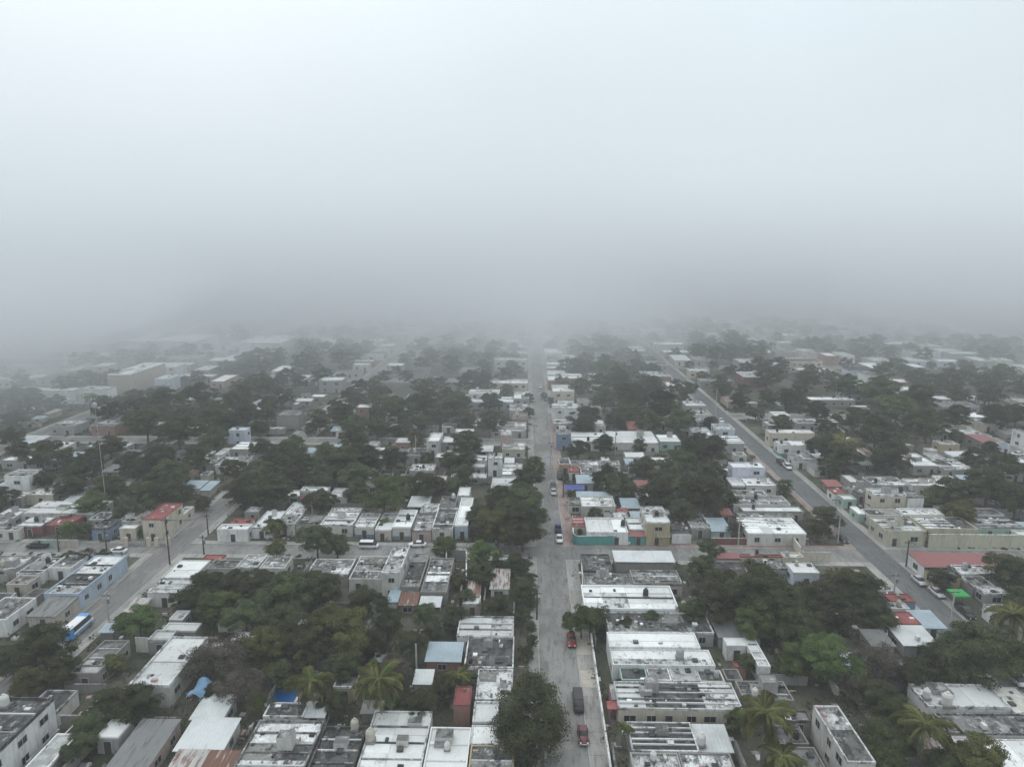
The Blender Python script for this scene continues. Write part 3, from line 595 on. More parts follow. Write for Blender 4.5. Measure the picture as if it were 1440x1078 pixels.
wall_px([(1232, 1078), (1300, 1010)], 1.5, 'wall_concrete', 'low stone wall under the near grove by the stained block'.replace('near ', 'dense '))
wall_px([(1246, 845), (1246, 905)], 2.0, 'wall_grey', 'grey wall at the back of the brick-red roofs')
gt = tag(empty('iron_gate', P(180, 768)), 'grey barred iron gates before the red-roofed cream house', 'gate')
for i, (xa, xb) in enumerate(((181, 208), (223, 234))):
    a, b = P(xa, 768) - P(180, 768), P(xb, 768) - P(180, 768); L = (b - a).length; n = int(L / .45)
    for k in range(n + 1):
        m = MB(); m.box(-.05, .05, -.04, .04, .1, 2.2, 'metal_grey'); m.build('bar', gt, loc=a + (b - a) * (k / n))
    m = MB(); m.box(0, L, -.03, .03, .15, .3, 'metal_grey'); m.box(0, L, -.03, .03, 1.9, 2.05, 'metal_grey'); m.build('rail', gt, loc=a)
for x in (178, 210, 221, 237):
    m = MB(); m.box(-.5, .5, -.25, .25, -.1, 2.4, 'wall_cream'); m.build('gate_post', gt, loc=P(x, 768) - P(180, 768))
p0 = P(400, 984); pl = tag(empty('swimming_pool', p0), 'small blue pool with white walls beside the coconut palm', 'pool')
m = MB(); m.box(-2.2, 2.2, -2.6, 2.6, 0, .5, 'pool_blue'); m.build('water', pl)
m = MB()
for (a, b, c, d) in ((-2.6, 2.6, -3, -2.6), (-2.6, 2.6, 2.6, 3), (-2.6, -2.2, -2.6, 2.6), (2.2, 2.6, -2.6, 2.6)): m.box(a, b, c, d, -.1, .95, 'wall_white')
m.build('rim', pl); OCC.append((p0.x - 4, p0.x + 4, p0.y - 3.4, p0.y + 3.4))
m = MB(); p0 = P(281, 976, 2.5); vs = []; fs = []
for i in range(9):
    for j in range(6):
        u, v = i / 8, j / 5; vs.append(((u - .5) * 2.4, (v - .5) * 4.6, .9 + .5 * math.sin(PI * u) + .35 * math.sin(7 * v + 3 * u)))
for i in range(8):
    for j in range(5): a = i * 6 + j; fs.append((a, a + 6, a + 7, a + 1))
m.add(vs, fs, 'tarp_blue')
for sx in (-1, 1):
    for sy in (-1, 1): m.tube([(sx * 1.1, sy * 2.3, -2.6), (sx * 1.1, sy * 2.3, 1.0)], [.05, .05], 'metal_grey', 6)
tag(m.build('tarpaulin', loc=p0), 'crumpled blue tarpaulin slung over poles by tin sheds', 'tarpaulin')
ct = tag(empty('canopy_tent', P(1346, 848)), 'bright green pop-up canopy tent on the pavement', 'tent')
m = MB(); hp = 3.2; a = 1.6
m.add([(-a, -a, 2.5), (a, -a, 2.5), (a, a, 2.5), (-a, a, 2.5), (0, 0, hp)], [(0, 1, 4), (1, 2, 4), (2, 3, 4), (3, 0, 4)], 'tarp_green')
m.add([(-a, -a, 2.15), (a, -a, 2.15), (a, a, 2.15), (-a, a, 2.15), (-a, -a, 2.5), (a, -a, 2.5), (a, a, 2.5), (-a, a, 2.5)], [(0, 1, 5, 4), (1, 2, 6, 5), (2, 3, 7, 6), (3, 0, 4, 7)], 'tarp_green'); m.build('canopy', ct)
for sx in (-1, 1):
    for sy in (-1, 1): m = MB(); m.tube([(sx * 1.55, sy * 1.55, 0), (sx * 1.55, sy * 1.55, 2.4)], [.04, .04], 'metal_grey', 6); m.build('leg', ct)
m = MB(); p0 = P(808, 686, 2.5); m.add([(-3, -1.5, 0), (3, -1.5, .1), (3, 1.5, .5), (-3, 1.5, .6), (0, 0, -.1)], [(0, 1, 4), (1, 2, 4), (2, 3, 4), (3, 0, 4)], 'tarp_darkblue')
for sx in (-1, 1): m.tube([(sx * 2.9, -1.4, -2.5), (sx * 2.9, -1.4, .1)], [.05, .05], 'metal_grey', 6); m.tube([(sx * 2.9, 1.4, -2.5), (sx * 2.9, 1.4, .5)], [.05, .05], 'metal_grey', 6)
tag(m.build('awning', loc=p0), 'sagging dark blue awning on poles beside the central street', 'awning')
# magenta porch of the long striped house
pp = P(868, 1003); po = tag(empty('porch', pp), 'magenta and red painted porch at the striped roof end', 'porch')
m = MB(); m.box(-1.0, .1, -.5, 3.6, 0, 2.9, 'wall_magenta', 'roof_grey0'); m.build('wall', po)
m = MB(); m.box(-1.9, 4.4, -2.6, -.52, 2.5, 2.7, 'wall_darkred', 'roof_red1'); m.build('roof', po)
for x in (-1.7, 4.1): m = MB(); m.box(x, x + .2, -2.5, -2.3, 0, 2.5, 'wall_magenta'); m.build('post', po)

# ------------------------------------------------------------------ roof-top tanks and units
TANK = {}
def tank_mesh(k):
    if k not in TANK:
        m = MB(); col = 'tank_' + k
        m.tube([(0, 0, .3), (0, 0, .45), (0, 0, 1.35), (0, 0, 1.6), (0, 0, 1.72), (0, 0, 1.85)], [.5, .56, .56, .40, .2, .19], col, 14)
        for z in (.7, 1.0): m.tube([(0, 0, z), (0, 0, z + .06)], [.585, .585], col, 14)
        m2 = MB(); m2.box(-.55, .55, -.55, .55, 0, .32, 'wall_concrete')
        TANK[k] = (m.mesh('tank'), m2.mesh('plinth'))
    return TANK[k]
TANKS = []
def tank(x, y, z, k, label, s=1.0):
    t = tag(empty('water_tank', (x, y, z)), label, 'water tank', 'roof-top water tanks'); s *= .82; t.scale = (s, s, s)
    a, b = tank_mesh(k); link('vessel', a, t); link('plinth', b, t); TANKS.append(t)
for (px, py, h, k, lab, s) in ((956, 921, 4.05, 'grey', 'big grey water tank on the front smooth white roof', 1.5), (1303, 977, 3.85, 'white', 'smaller white tank on the brilliant white roof', 1.25), (1331, 990, 3.6, 'white', 'larger white tank with dark lid on the brilliant white roof', 1.7),
    (724, 1078 - 88, 3.4, 'black', 'black tank beside the red rooftop room', 1.1), (908, 834, 3.7, 'black', 'black tank on the wide bright white roof', 1.2), (876, 737, 3.7, 'black', 'black tank inside the teal-walled house roof', 1.2), (1266, 692, 5.5, 'black', 'black tank on the square cream two-storey house', 1.3), (574, 728, 4.0, 'black', 'black tank on the blue-trimmed cross street house', 1.2), (872, 706, 3.5, 'black', 'black tank beside the striped metal roof', 1.2), (7, 992, 6.3, 'white', 'white tank on the long two-storey white house', 1.4), (499, 1022, 3.3, 'beige', 'beige tank in the alley by the red parapet', 1.3), (435, 1008, 3.2, 'black', 'black tank by the white sheet roof near the pool', 1.3), (521, 1038, 3.6, 'beige', 'two-tiered beige tank on the broad stained white roof', 1.5), (986, 1042, 3.2, 'white', 'white tank beside the square rust-red roof', 1.4), (1364, 735, 3.6, 'black', 'black tank behind the pale yellow wall', 1.2), (962, 833, 3.6, 'beige', 'beige tank at the wide bright white roof end', 1.2)):
    p = P(px, py, h)
    hh = [q[2] for q in HOUSES if q[1][0] <= p.x <= q[1][1] and q[1][2] <= p.y <= q[1][3]]
    tank(p.x, p.y, (hh[0] - .05) if hh else 0, k, lab, s)
RT = random.Random(77)
AC = MB(); AC.box(-.45, .45, -.3, .3, 0, .7, 'ac_white'); AC.tube([(0, -.31, .35), (0, -.33, .35)], [.26, .26], 'tank_black', 12); ACm = AC.mesh('unit')
TW = dict(black='black plastic', white='white', grey='grey', beige='beige')
for (root, r, h, desc, lab) in list(HOUSES):
    if r[2] > 330 or h > 6.2 or (lab and any(q in lab for q in ('clean', 'spotless', 'smooth', 'brilliant'))): continue
    if RT.random() < .34 and not any(w_ in desc for w_ in ('tin-', 'corrug')) and r[1] - r[0] > 4:
        x, y = RT.uniform(r[0] + 1, r[1] - 1), RT.uniform(r[2] + 1, max(r[2] + 1.1, r[3] - 1)); k = RT.choice(['black', 'black', 'white', 'grey', 'beige'])
        if all((Vector((x, y, 0)) - Vector((t.location.x, t.location.y, 0))).length > 3 for t in TANKS):
            tank(x, y, h - .02, k, TW[k] + ' tank on the ' + desc, RT.uniform(.8, 1.2))
    if RT.random() < .22 and r[2] < 240 and r[1] - r[0] > 5:
        o = link('air_conditioner', ACm, None, (RT.uniform(r[0] + 1, r[1] - 1), RT.uniform(r[2] + 1, max(r[2] + 1.1, r[3] - 1)), h - .02)); o.rotation_euler.z = RT.choice([0, PI / 2]); tag(o, 'small white air-conditioning unit on the ' + desc, 'air conditioner', 'roof-top air conditioners')

# ------------------------------------------------------------------ trees
def leaf_cloud(seed, nclump, nleaf, leaf, lobes=None, squash=.60, zc=.52, sparse=0.0):
    """crown of unit width and height: clumps of small leaf-sized faces through the crown's volume"""
    g = np.random.default_rng(seed)
    cs = []
    lobes = lobes or [(0, 0, 0, 1.0)]
    while len(cs) < nclump:
        lx, ly, lz, lr = lobes[g.integers(len(lobes))]
        d = g.normal(size=3); d /= np.linalg.norm(d)
        if d[2] < -.85: continue
        rr = g.uniform(.45, 1.0) ** .6
        c = np.array([lx + d[0] * .37 * lr * rr, ly + d[1] * .37 * lr * rr, zc + lz + d[2] * squash * .72 * lr * rr])
        cs.append((c, g.uniform(.075, .185) * (lr ** .5), d))
    V = []
    for c, r, d0 in cs:
        n = int(nleaf * g.uniform(.6, 1.35))
        d = g.normal(size=(n, 3)); d /= np.linalg.norm(d, axis=1)[:, None]
        d[:, 2] = np.abs(d[:, 2]) * .9 - .25; d = d + d0 * .35
        rr = r * g.uniform(.55, 1.12, size=(n, 1))
        p = c + d * rr * np.array([1, 1, .8])
        nrm = d + g.normal(size=(n, 3)) * .55 + np.array([0, 0, .35]); nrm /= np.linalg.norm(nrm, axis=1)[:, None]
        a = np.cross(nrm, g.normal(size=(n, 3))); a /= np.linalg.norm(a, axis=1)[:, None]; b = np.cross(nrm, a)
        L = leaf * g.uniform(.6, 1.4, size=(n, 1)); wd = L * .55
        V.append(np.stack([p - a * L, p + b * wd, p + a * L, p - b * wd], 1))
    V = np.concatenate(V).reshape(-1, 3); n = len(V) // 4
    me = bpy.data.meshes.new('crown'); me.vertices.add(len(V)); me.vertices.foreach_set('co', V.ravel().astype(np.float32))
    me.loops.add(len(V)); me.loops.foreach_set('vertex_index', np.arange(len(V), dtype=np.int32))
    me.polygons.add(n); me.polygons.foreach_set('loop_start', np.arange(0, len(V), 4, dtype=np.int32)); me.polygons.foreach_set('loop_total', np.full(n, 4, dtype=np.int32))
    me.materials.append(MATS['leaf_dark']); me.update(calc_edges=True)
    return me
def trunk_mesh(seed, spread=.26, n=6, top=.55, r=.022, twigs=0):
    rn = random.Random(seed); m = MB()
    m.tube([(0, 0, -.02), (rn.uniform(-.01, .01), rn.uniform(-.01, .01), .15), (rn.uniform(-.02, .02), rn.uniform(-.02, .02), .34)], [r * 1.35, r, r * .85], 'trunk', 8)
    for i in range(n):
        an = 2 * PI * i / n + rn.uniform(-.4, .4); s = spread * rn.uniform(.6, 1.15); zt = top + rn.uniform(-.05, .22)
        mid = (math.cos(an) * s * .5, math.sin(an) * s * .5, .30 + (zt - .3) * .55); end = (math.cos(an) * s, math.sin(an) * s, zt)
        m.tube([(0, 0, .28), mid, end], [r * .6, r * .42, r * .14], 'trunk', 6)
        for k in range(twigs):
            e2 = (end[0] + rn.uniform(-.16, .16), end[1] + rn.uniform(-.16, .16), min(.98, end[2] + rn.uniform(0, .25))); m.tube([mid if k % 2 else end, e2], [r * .25, r * .06], 'trunk', 4)
    return m.mesh('trunk')
L3 = [(-.18, .02, -.02, .72), (.17, .1, .0, .68), (.02, -.17, -.04, .62), (0, .05, .14, .6)]
L4 = [(-.2, -.1, -.06, .62), (.2, -.06, .02, .62), (0, .2, .06, .62), (.05, 0, .13, .55)]
CROWN = dict(
    round=[(leaf_cloud(s, 85, 480, .0125), trunk_mesh(s)) for s in (1, 2)],
    lobed=[(leaf_cloud(s, 78, 450, .0135, l), trunk_mesh(s)) for s, l in ((3, L3), (4, L4), (5, L3))],
    loose=[(leaf_cloud(s, 85, 130, .012, L4, .58), trunk_mesh(s, .34, 8, .6, .02, 5)) for s in (6, 7)],
    small=[(leaf_cloud(s, 55, 170, .026), trunk_mesh(s)) for s in (8, 9)],
    far=[(leaf_cloud(s, 50, 90, .034, L3), trunk_mesh(s)) for s in (10, 11, 12)])
TREES = []
RTR = random.Random(21)
def tree_at(x, y, W, Ht, tone, shape, lab=None, group='broadleaf trees between the houses', name='tree', kind=None):
    cm, tm = RTR.choice(CROWN[shape])
    r = empty(name, (x, y, 0), RTR.uniform(0, 2 * PI)); r.scale = (W, W, Ht)
    c = link('crown', cm, r); c.material_slots[0].link = 'OBJECT'; c.material_slots[0].material = MATS['leaf_' + tone]
    link('trunk', tm, r)
    r['category'] = 'tree'; r['group'] = group
    TREES.append((r, (x, y), W, Ht, tone, lab)); OCC_T.append((x, y, W))
    return r
OCC_T = []
def T(cx, cyy, wpx, tone='dark', shape='lobed', lab=None, ratio=.92):
    p = P(cx, cyy, 4)
    for _ in range(4):
        d = proj(p)[2]; W = wpx * d / FPX * (.77 if d > 205 else .95); Ht = max(3.2, min(15, W * ratio)); p = P(cx, cyy, Ht * .6)
    x, y = p.x, p.y
    if d > 190 and shape in ('lobed', 'round') and W < 8: shape = 'small'
    if tone == 'dark' and lab is None: tone = RTR.choice(['dark'] * 4 + ['mid'] * 4 + ['olive', 'green'] if d < 200 else ['dark'] * 5 + ['mid'] * 3)
    return tree_at(x, y, W, Ht, tone, shape, lab)
T(745, 1000, 124, 'dark', 'round', 'big round dark tree overhanging the central street by the beetle', 1.0)
T(818, 868, 62, 'green', 'lobed', 'fresh green tree over the red car on the central street'); T(842, 862, 46, 'mid', 'loose', 'thin pale-leaved tree behind the fresh green roadside tree')
for a in ((727, 790, 44, 'dark'), (735, 826, 50, 'mid'), (678, 806, 46, 'mid'), (678, 778, 56, 'dark'), (700, 850, 50, 'dark'), (735, 862, 34, 'dark'), (702, 795, 30, 'mid'), (645, 815, 30, 'green'), (655, 838, 36, 'mid'),
          (640, 865, 46, 'dark'), (598, 862, 46, 'dark'), (610, 885, 40, 'mid'), (575, 905, 60, 'dark'), (555, 935, 60, 'brown', 'loose'), (590, 985, 60, 'dark'), (560, 990, 46, 'mid'), (625, 965, 46, 'dark'),
          (735, 735, 82, 'dark'), (735, 705, 84, 'mid'), (740, 670, 66, 'dark'), (700, 735, 70, 'dark'), (705, 700, 60, 'mid'), (680, 735, 44, 'brown', 'loose'), (752, 652, 46, 'dark'),
          (445, 755, 62, 'dark'), (474, 764, 44, 'mid'), (386, 738, 36, 'dark'), (388, 768, 36, 'dark'), (540, 735, 24, 'green'),
          (290, 825, 74, 'dark'), (325, 818, 60, 'dark'), (262, 842, 50, 'dark'), (310, 850, 70, 'dark'), (60, 905, 92, 'dark'), (15, 925, 70, 'dark'), (85, 940, 60, 'mid'), (40, 955, 60, 'dark'),
          (190, 985, 74, 'dark'), (150, 985, 56, 'mid'), (130, 1015, 60, 'dark'), (215, 960, 40, 'dark'), (160, 930, 40, 'olive'), (110, 1045, 56, 'mid'),
          (400, 830, 86, 'dark'), (365, 818, 66, 'dark'), (450, 822, 76, 'mid'), (512, 846, 66, 'dark'), (345, 862, 70, 'mid'), (400, 878, 88, 'mid'), (545, 872, 56, 'mid'), (432, 905, 80, 'dark'), (372, 905, 80, 'dark'),
          (320, 918, 86, 'brown', 'loose'), (285, 925, 74, 'brown', 'loose'), (340, 960, 80, 'brown', 'loose'), (395, 945, 60, 'mid'), (490, 935, 70, 'mid'), (460, 870, 70, 'olive'), (365, 985, 50, 'olive', 'loose'), (310, 965, 50, 'dark'), (470, 985, 50, 'dark'), (520, 900, 60, 'dark'),
          (990, 798, 58, 'dark'), (1010, 840, 84, 'dark'), (975, 858, 50, 'mid'), (1105, 850, 100, 'mid'), (1160, 848, 104, 'dark'), (1212, 828, 76, 'dark'), (1232, 862, 60, 'dark'), (1060, 872, 70, 'dark'), (1130, 888, 76, 'dark'), (1185, 815, 60, 'dark'),
          (1120, 925, 66, 'green'), (1232, 925, 80, 'brown', 'loose'), (1275, 945, 60, 'dark'), (1235, 975, 74, 'mid'), (1205, 965, 56, 'brown', 'loose'), (1320, 925, 70, 'dark'), (1425, 920, 70, 'dark'), (1422, 800, 76, 'dark'), (1435, 840, 50, 'dark'), (1262, 1000, 74, 'dark'), (1338, 957, 36, 'green'),
          (1240, 1035, 80, 'mid'), (1250, 1072, 70, 'green'), (1375, 1062, 96, 'olive'), (1330, 1075, 60, 'mid'), (1435, 1000, 20, 'mid'), (1325, 812, 40, 'dark'), (1105, 1078, 50, 'green'), (1050, 930, 36, 'mid'), (1040, 1010, 44, 'mid'), (880, 876, 34, 'mid'), (915, 868, 34, 'mid'),
          (870, 962, 20, 'mid'), (1068, 990, 40, 'mid'), (1170, 1010, 40, 'dark'), (895, 740, 16, 'mid'), (815, 742, 20, 'dark'), (838, 722, 26, 'mid'),
          (240, 662, 80, 'dark'), (205, 692, 60, 'dark'), (155, 682, 66, 'dark'), (100, 682, 60, 'dark'), (60, 672, 50, 'dark'), (128, 705, 50, 'dark'), (250, 600, 90, 'dark'), (205, 592, 80, 'dark'), (300, 588, 70, 'dark'), (330, 562, 60, 'dark'), (155, 625, 60, 'dark'), (185, 648, 60, 'dark'), (275, 640, 60, 'dark'), (300, 615, 60, 'mid'), (15, 588, 50, 'dark'), (15, 612, 50, 'dark'), (230, 560, 70, 'dark'), (280, 552, 70, 'dark'), (340, 688, 58, 'dark'), (375, 690, 40, 'dark'), (405, 688, 24, 'olive'), (95, 640, 50, 'dark'), (285, 706, 24, 'dark'), (190, 560, 56, 'dark'), (245, 690, 60, 'dark'), (180, 715, 40, 'dark'), (98, 742, 34, 'dark'), (120, 742, 30, 'dark'), (320, 590, 50, 'dark'), (365, 600, 40, 'dark'),
          (420, 652, 70, 'dark'), (460, 642, 78, 'dark'), (510, 640, 80, 'dark'), (550, 642, 60, 'dark'), (540, 690, 80, 'dark'), (502, 690, 50, 'dark'), (455, 668, 66, 'dark'), (395, 665, 40, 'dark'), (575, 680, 46, 'dark'), (600, 645, 30, 'dark'), (650, 665, 56, 'dark'), (655, 645, 40, 'dark'), (615, 680, 36, 'mid'), (640, 680, 36, 'dark'), (500, 665, 70, 'dark'),
          (500, 595, 50, 'dark'), (600, 562, 76, 'dark'), (640, 568, 76, 'dark'), (560, 572, 70, 'dark'), (690, 590, 56, 'dark'), (530, 598, 50, 'dark'), (655, 592, 50, 'dark'), (590, 592, 50, 'mid'), (585, 615, 36, 'olive'), (485, 580, 50, 'dark'), (560, 605, 40, 'dark'),
          (850, 558, 60, 'dark'), (890, 552, 76, 'dark'), (930, 565, 76, 'dark'), (955, 588, 60, 'dark'), (820, 598, 46, 'dark'), (912, 588, 60, 'dark'), (966, 546, 42, 'dark'), (865, 588, 46, 'dark'), (785, 596, 18, 'mid'), (765, 555, 14, 'dark'), (868, 530, 60, 'dark'), (920, 540, 50, 'dark'),
          (870, 678, 66, 'dark'), (905, 655, 60, 'dark'), (950, 648, 76, 'dark'), (990, 690, 80, 'dark'), (935, 672, 66, 'dark'), (1000, 660, 56, 'dark'), (965, 690, 66, 'dark'), (1103, 682, 32, 'dark'), (960, 715, 50, 'dark'), (1018, 700, 40, 'dark'), (900, 625, 30, 'dark'), (970, 632, 60, 'dark'), (890, 690, 30, 'dark'), (1035, 740, 34, 'brown', 'loose'), (1150, 740, 40, 'mid'), (795, 672, 18, 'dark'), (1000, 770, 40, 'mid'),
          (1240, 545, 90, 'dark'), (1200, 585, 60, 'dark'), (1262, 572, 100, 'dark'), (1305, 592, 80, 'dark'), (1232, 602, 80, 'dark'), (1150, 575, 50, 'dark'), (1292, 556, 70, 'dark'), (1345, 582, 60, 'dark'), (1400, 582, 60, 'dark'), (1132, 532, 50, 'dark'), (1240, 642, 42, 'dark'), (1165, 655, 42, 'dark'), (1345, 690, 66, 'dark'), (1390, 678, 80, 'dark'), (1420, 652, 50, 'dark'), (1345, 612, 30, 'dark'), (1352, 718, 50, 'dark'), (1310, 700, 40, 'mid'), (1325, 700, 40, 'mid'), (1430, 700, 60, 'dark'), (1190, 540, 60, 'dark'), (1255, 618, 60, 'dark'), (1110, 560, 40, 'dark'), (1430, 580, 50, 'dark'), (1370, 640, 40, 'dark'), (1270, 725, 20, 'mid'), (1120, 550, 40, 'dark'), (1175, 610, 30, 'dark'), (1080, 555, 40, 'dark'), (1040, 560, 40, 'dark'), (1015, 545, 40, 'mid')):
    T(*a)
for a in ((347, 690, 46, 'dark'), (372, 670, 44, 'dark'), (396, 650, 42, 'dark'), (418, 630, 36, 'mid'), (352, 662, 36, 'dark'), (120, 780, 34, 'brown', 'loose'), (98, 781, 26, 'mid'), (145, 779, 24, 'mid'), (437, 602, 26, 'dark'), (470, 578, 30, 'dark'), (500, 556, 30, 'dark'), (748, 900, 20, 'mid'), (747, 880, 18, 'mid'), (742, 915, 22, 'dark'), (745, 812, 24, 'mid'), (746, 845, 26, 'dark'), (450, 585, 30, 'dark')): T(*a)
T(195, 868, 66, 'green', 'lobed', 'leafy green tree at the roadside beyond the minibus'); T(480, 885, 96, 'olive', 'lobed', 'large yellow-green tree standing in the middle of the grove'); T(625, 766, 38, 'green', 'round', 'compact bright green tree by the cross street'); T(1062, 820, 112, 'mid', 'lobed', 'broad spreading tree with green crown in the large grove'); T(1165, 918, 96, 'green', 'lobed', 'tall bright green tree standing out from the grove'); T(1370, 912, 118, 'mid', 'lobed', 'huge tree hiding the silver-car street below the white cube house'); T(202, 745, 22, 'green', 'round', 'clipped round tree behind the iron gates, smaller one'); T(217, 742, 26, 'mid', 'round', 'fuller clipped tree behind the iron gates')

for (x, y, W_t, t_) in ((-83.6, 199, 9, 'dark'), (-83.4, 210, 10, 'mid'), (-83.6, 221, 9.5, 'dark'), (-83.2, 232, 10, 'dark'), (-83.5, 243, 9, 'mid'), (-93, 214, 9, 'dark'), (-93.2, 238, 9, 'dark'), (-83.2, 275, 10, 'dark'), (-83.4, 300, 10, 'dark'), (-83.2, 322, 10, 'dark'), (-83.5, 345, 10, 'dark'), (1.0, 300, 6, 'dark'), (.8, 330, 6, 'dark'), (11, 322, 5.5, 'dark')):
    tree_at(x, y, W_t, W_t * .92, t_, 'lobed' if y < 240 else 'far')
# palms
def frond_mesh(L, droop, seed):
    rn = random.Random(seed); m = MB(); pts = []
    n = 12
    for i in range(n + 1):
        t = i / n; pts.append(Vector((L * t * (1 - .18 * t * t), 0, L * (.42 * t - droop * t * t))))
    m.tube([tuple(p) for p in pts[::3]], [.05, .045, .035, .022, .01], 'leaf_palm', 4)
    k = 30
    for i in range(2, k):
        t = i / k; a = pts[int(t * n)].lerp(pts[min(n, int(t * n) + 1)], t * n % 1); ll = L * .27 * math.sin(PI * min(1, .15 + t * .82)) * rn.uniform(.8, 1.1)
        for s in (-1, 1):
            d = Vector((.55, s * .75, -.35 + rn.uniform(-.12, .12))).normalized() * ll; e = Vector((.09, 0, .0)) * (L / 3.5)
            m.add([a - e * .5, a + e * .5, a + d * .6 + e * .5 + Vector((0, 0, .04)), a + d + Vector((0, 0, -.18 * ll)), a + d * .6 - e * .5], [(0, 1, 2, 3, 4)], 'leaf_palm')
    return m.mesh('frond')
FM = [frond_mesh(1.0, .72, 1), frond_mesh(1.0, 1.05, 2), frond_mesh(1.0, .5, 3)]
def palm(cx, cyy, wpx, h, lab, n=17, tone='leaf_palm'):
    p = P(cx, cyy, h); d = proj(p)[2]; L = wpx * d / FPX * .62; n = int(n * 1.3); rn = random.Random(cx)
    r = tag(empty('palm_tree', (p.x, p.y, 0)), lab, 'palm tree', 'palms in the yards'); m = MB(); bx, by = rn.uniform(-.6, .6), rn.uniform(-.6, .6)
    r.location.x -= bx; r.location.y -= by
    m.tube([(0, 0, -.1), (bx * .3, by * .3, h * .4), (bx, by, h)], [.22, .16, .13], 'trunk_palm', 8); m.build('trunk', r)
    for i in range(n):
        f = link('frond', FM[i % 3], r, (bx, by, h)); f.rotation_euler = (rn.uniform(-.2, .2), rn.uniform(-.55, .7), 2.4 * i + rn.uniform(-.2, .2)); s = L * rn.uniform(.85, 1.12); f.scale = (s, s, s)
    OCC_T.append((p.x, p.y, 3)); return r
palm(437, 958, 62, 6.5, 'coconut palm with yellowish fronds beside the blue pool', 20); palm(533, 955, 72, 8.5, 'tall coconut palm above the broad stained white roof', 22); palm(645, 948, 46, 4.5, 'low clump palm beside the red rooftop room', 16); palm(1076, 1000, 78, 9, 'tall ragged palm beside the square rust-red roof', 22); palm(1302, 1018, 74, 7, 'feathery palm rising from the shrubs near the two white tanks', 20); palm(880, 1022, 26, 3.4, 'small fan-like palm in the yard by the magenta porch', 16); palm(1186, 622, 50, 9, 'pale tall palm near the building with teal skirting', 18); palm(1425, 865, 60, 6, 'drooping palm next to the white cube house', 18); palm(126, 556, 22, 10, 'misty palm in front of the white warehouse end', 14); palm(1100, 1062, 60, 5, 'bushy low palm under the tall ragged palm', 18); palm(150, 560, 16, 9, 'second misty palm near the tan hall', 14); palm(385, 738, 30, 9, 'dark palm on the cross street among white roofs', 16)

# ------------------------------------------------------------------ vehicles (built along +Y, front at +Y)
VM = {}
def wheel_mesh(r, wd):
    k = ('w', r, wd)
    if k not in VM:
        a = MB(); a.tube([(-wd / 2, 0, 0), (wd / 2, 0, 0)], [r, r], 'rubber', 14); b = MB(); b.tube([(-wd / 2 - .01, 0, 0), (wd / 2 + .01, 0, 0)], [r * .58, r * .58], 'rim', 10); VM[k] = (a.mesh('tyre'), b.mesh('rim'))
    return VM[k]
def loft(m, secs, mat, capmat=None):
    """rings of (y, half width bottom, half width top, z bottom, z top)"""
    vs = []; fs = []
    for (y, wb, wt, zb, zt) in secs:
        q = min(.12, (zt - zb) * .3); vs += [(-wb, y, zb), (wb, y, zb), (wt, y, zt - q), (wt - .1, y, zt), (-wt + .1, y, zt), (-wt, y, zt - q)]
    for i in range(len(secs) - 1):
        for k in range(6): a, b = i * 6 + k, i * 6 + (k + 1) % 6; fs.append((a, a + 6, b + 6, b))
    fs += [tuple(range(6)), tuple((len(secs) - 1) * 6 + k for k in range(6))[::-1]]
    m.add(vs, fs, mat)
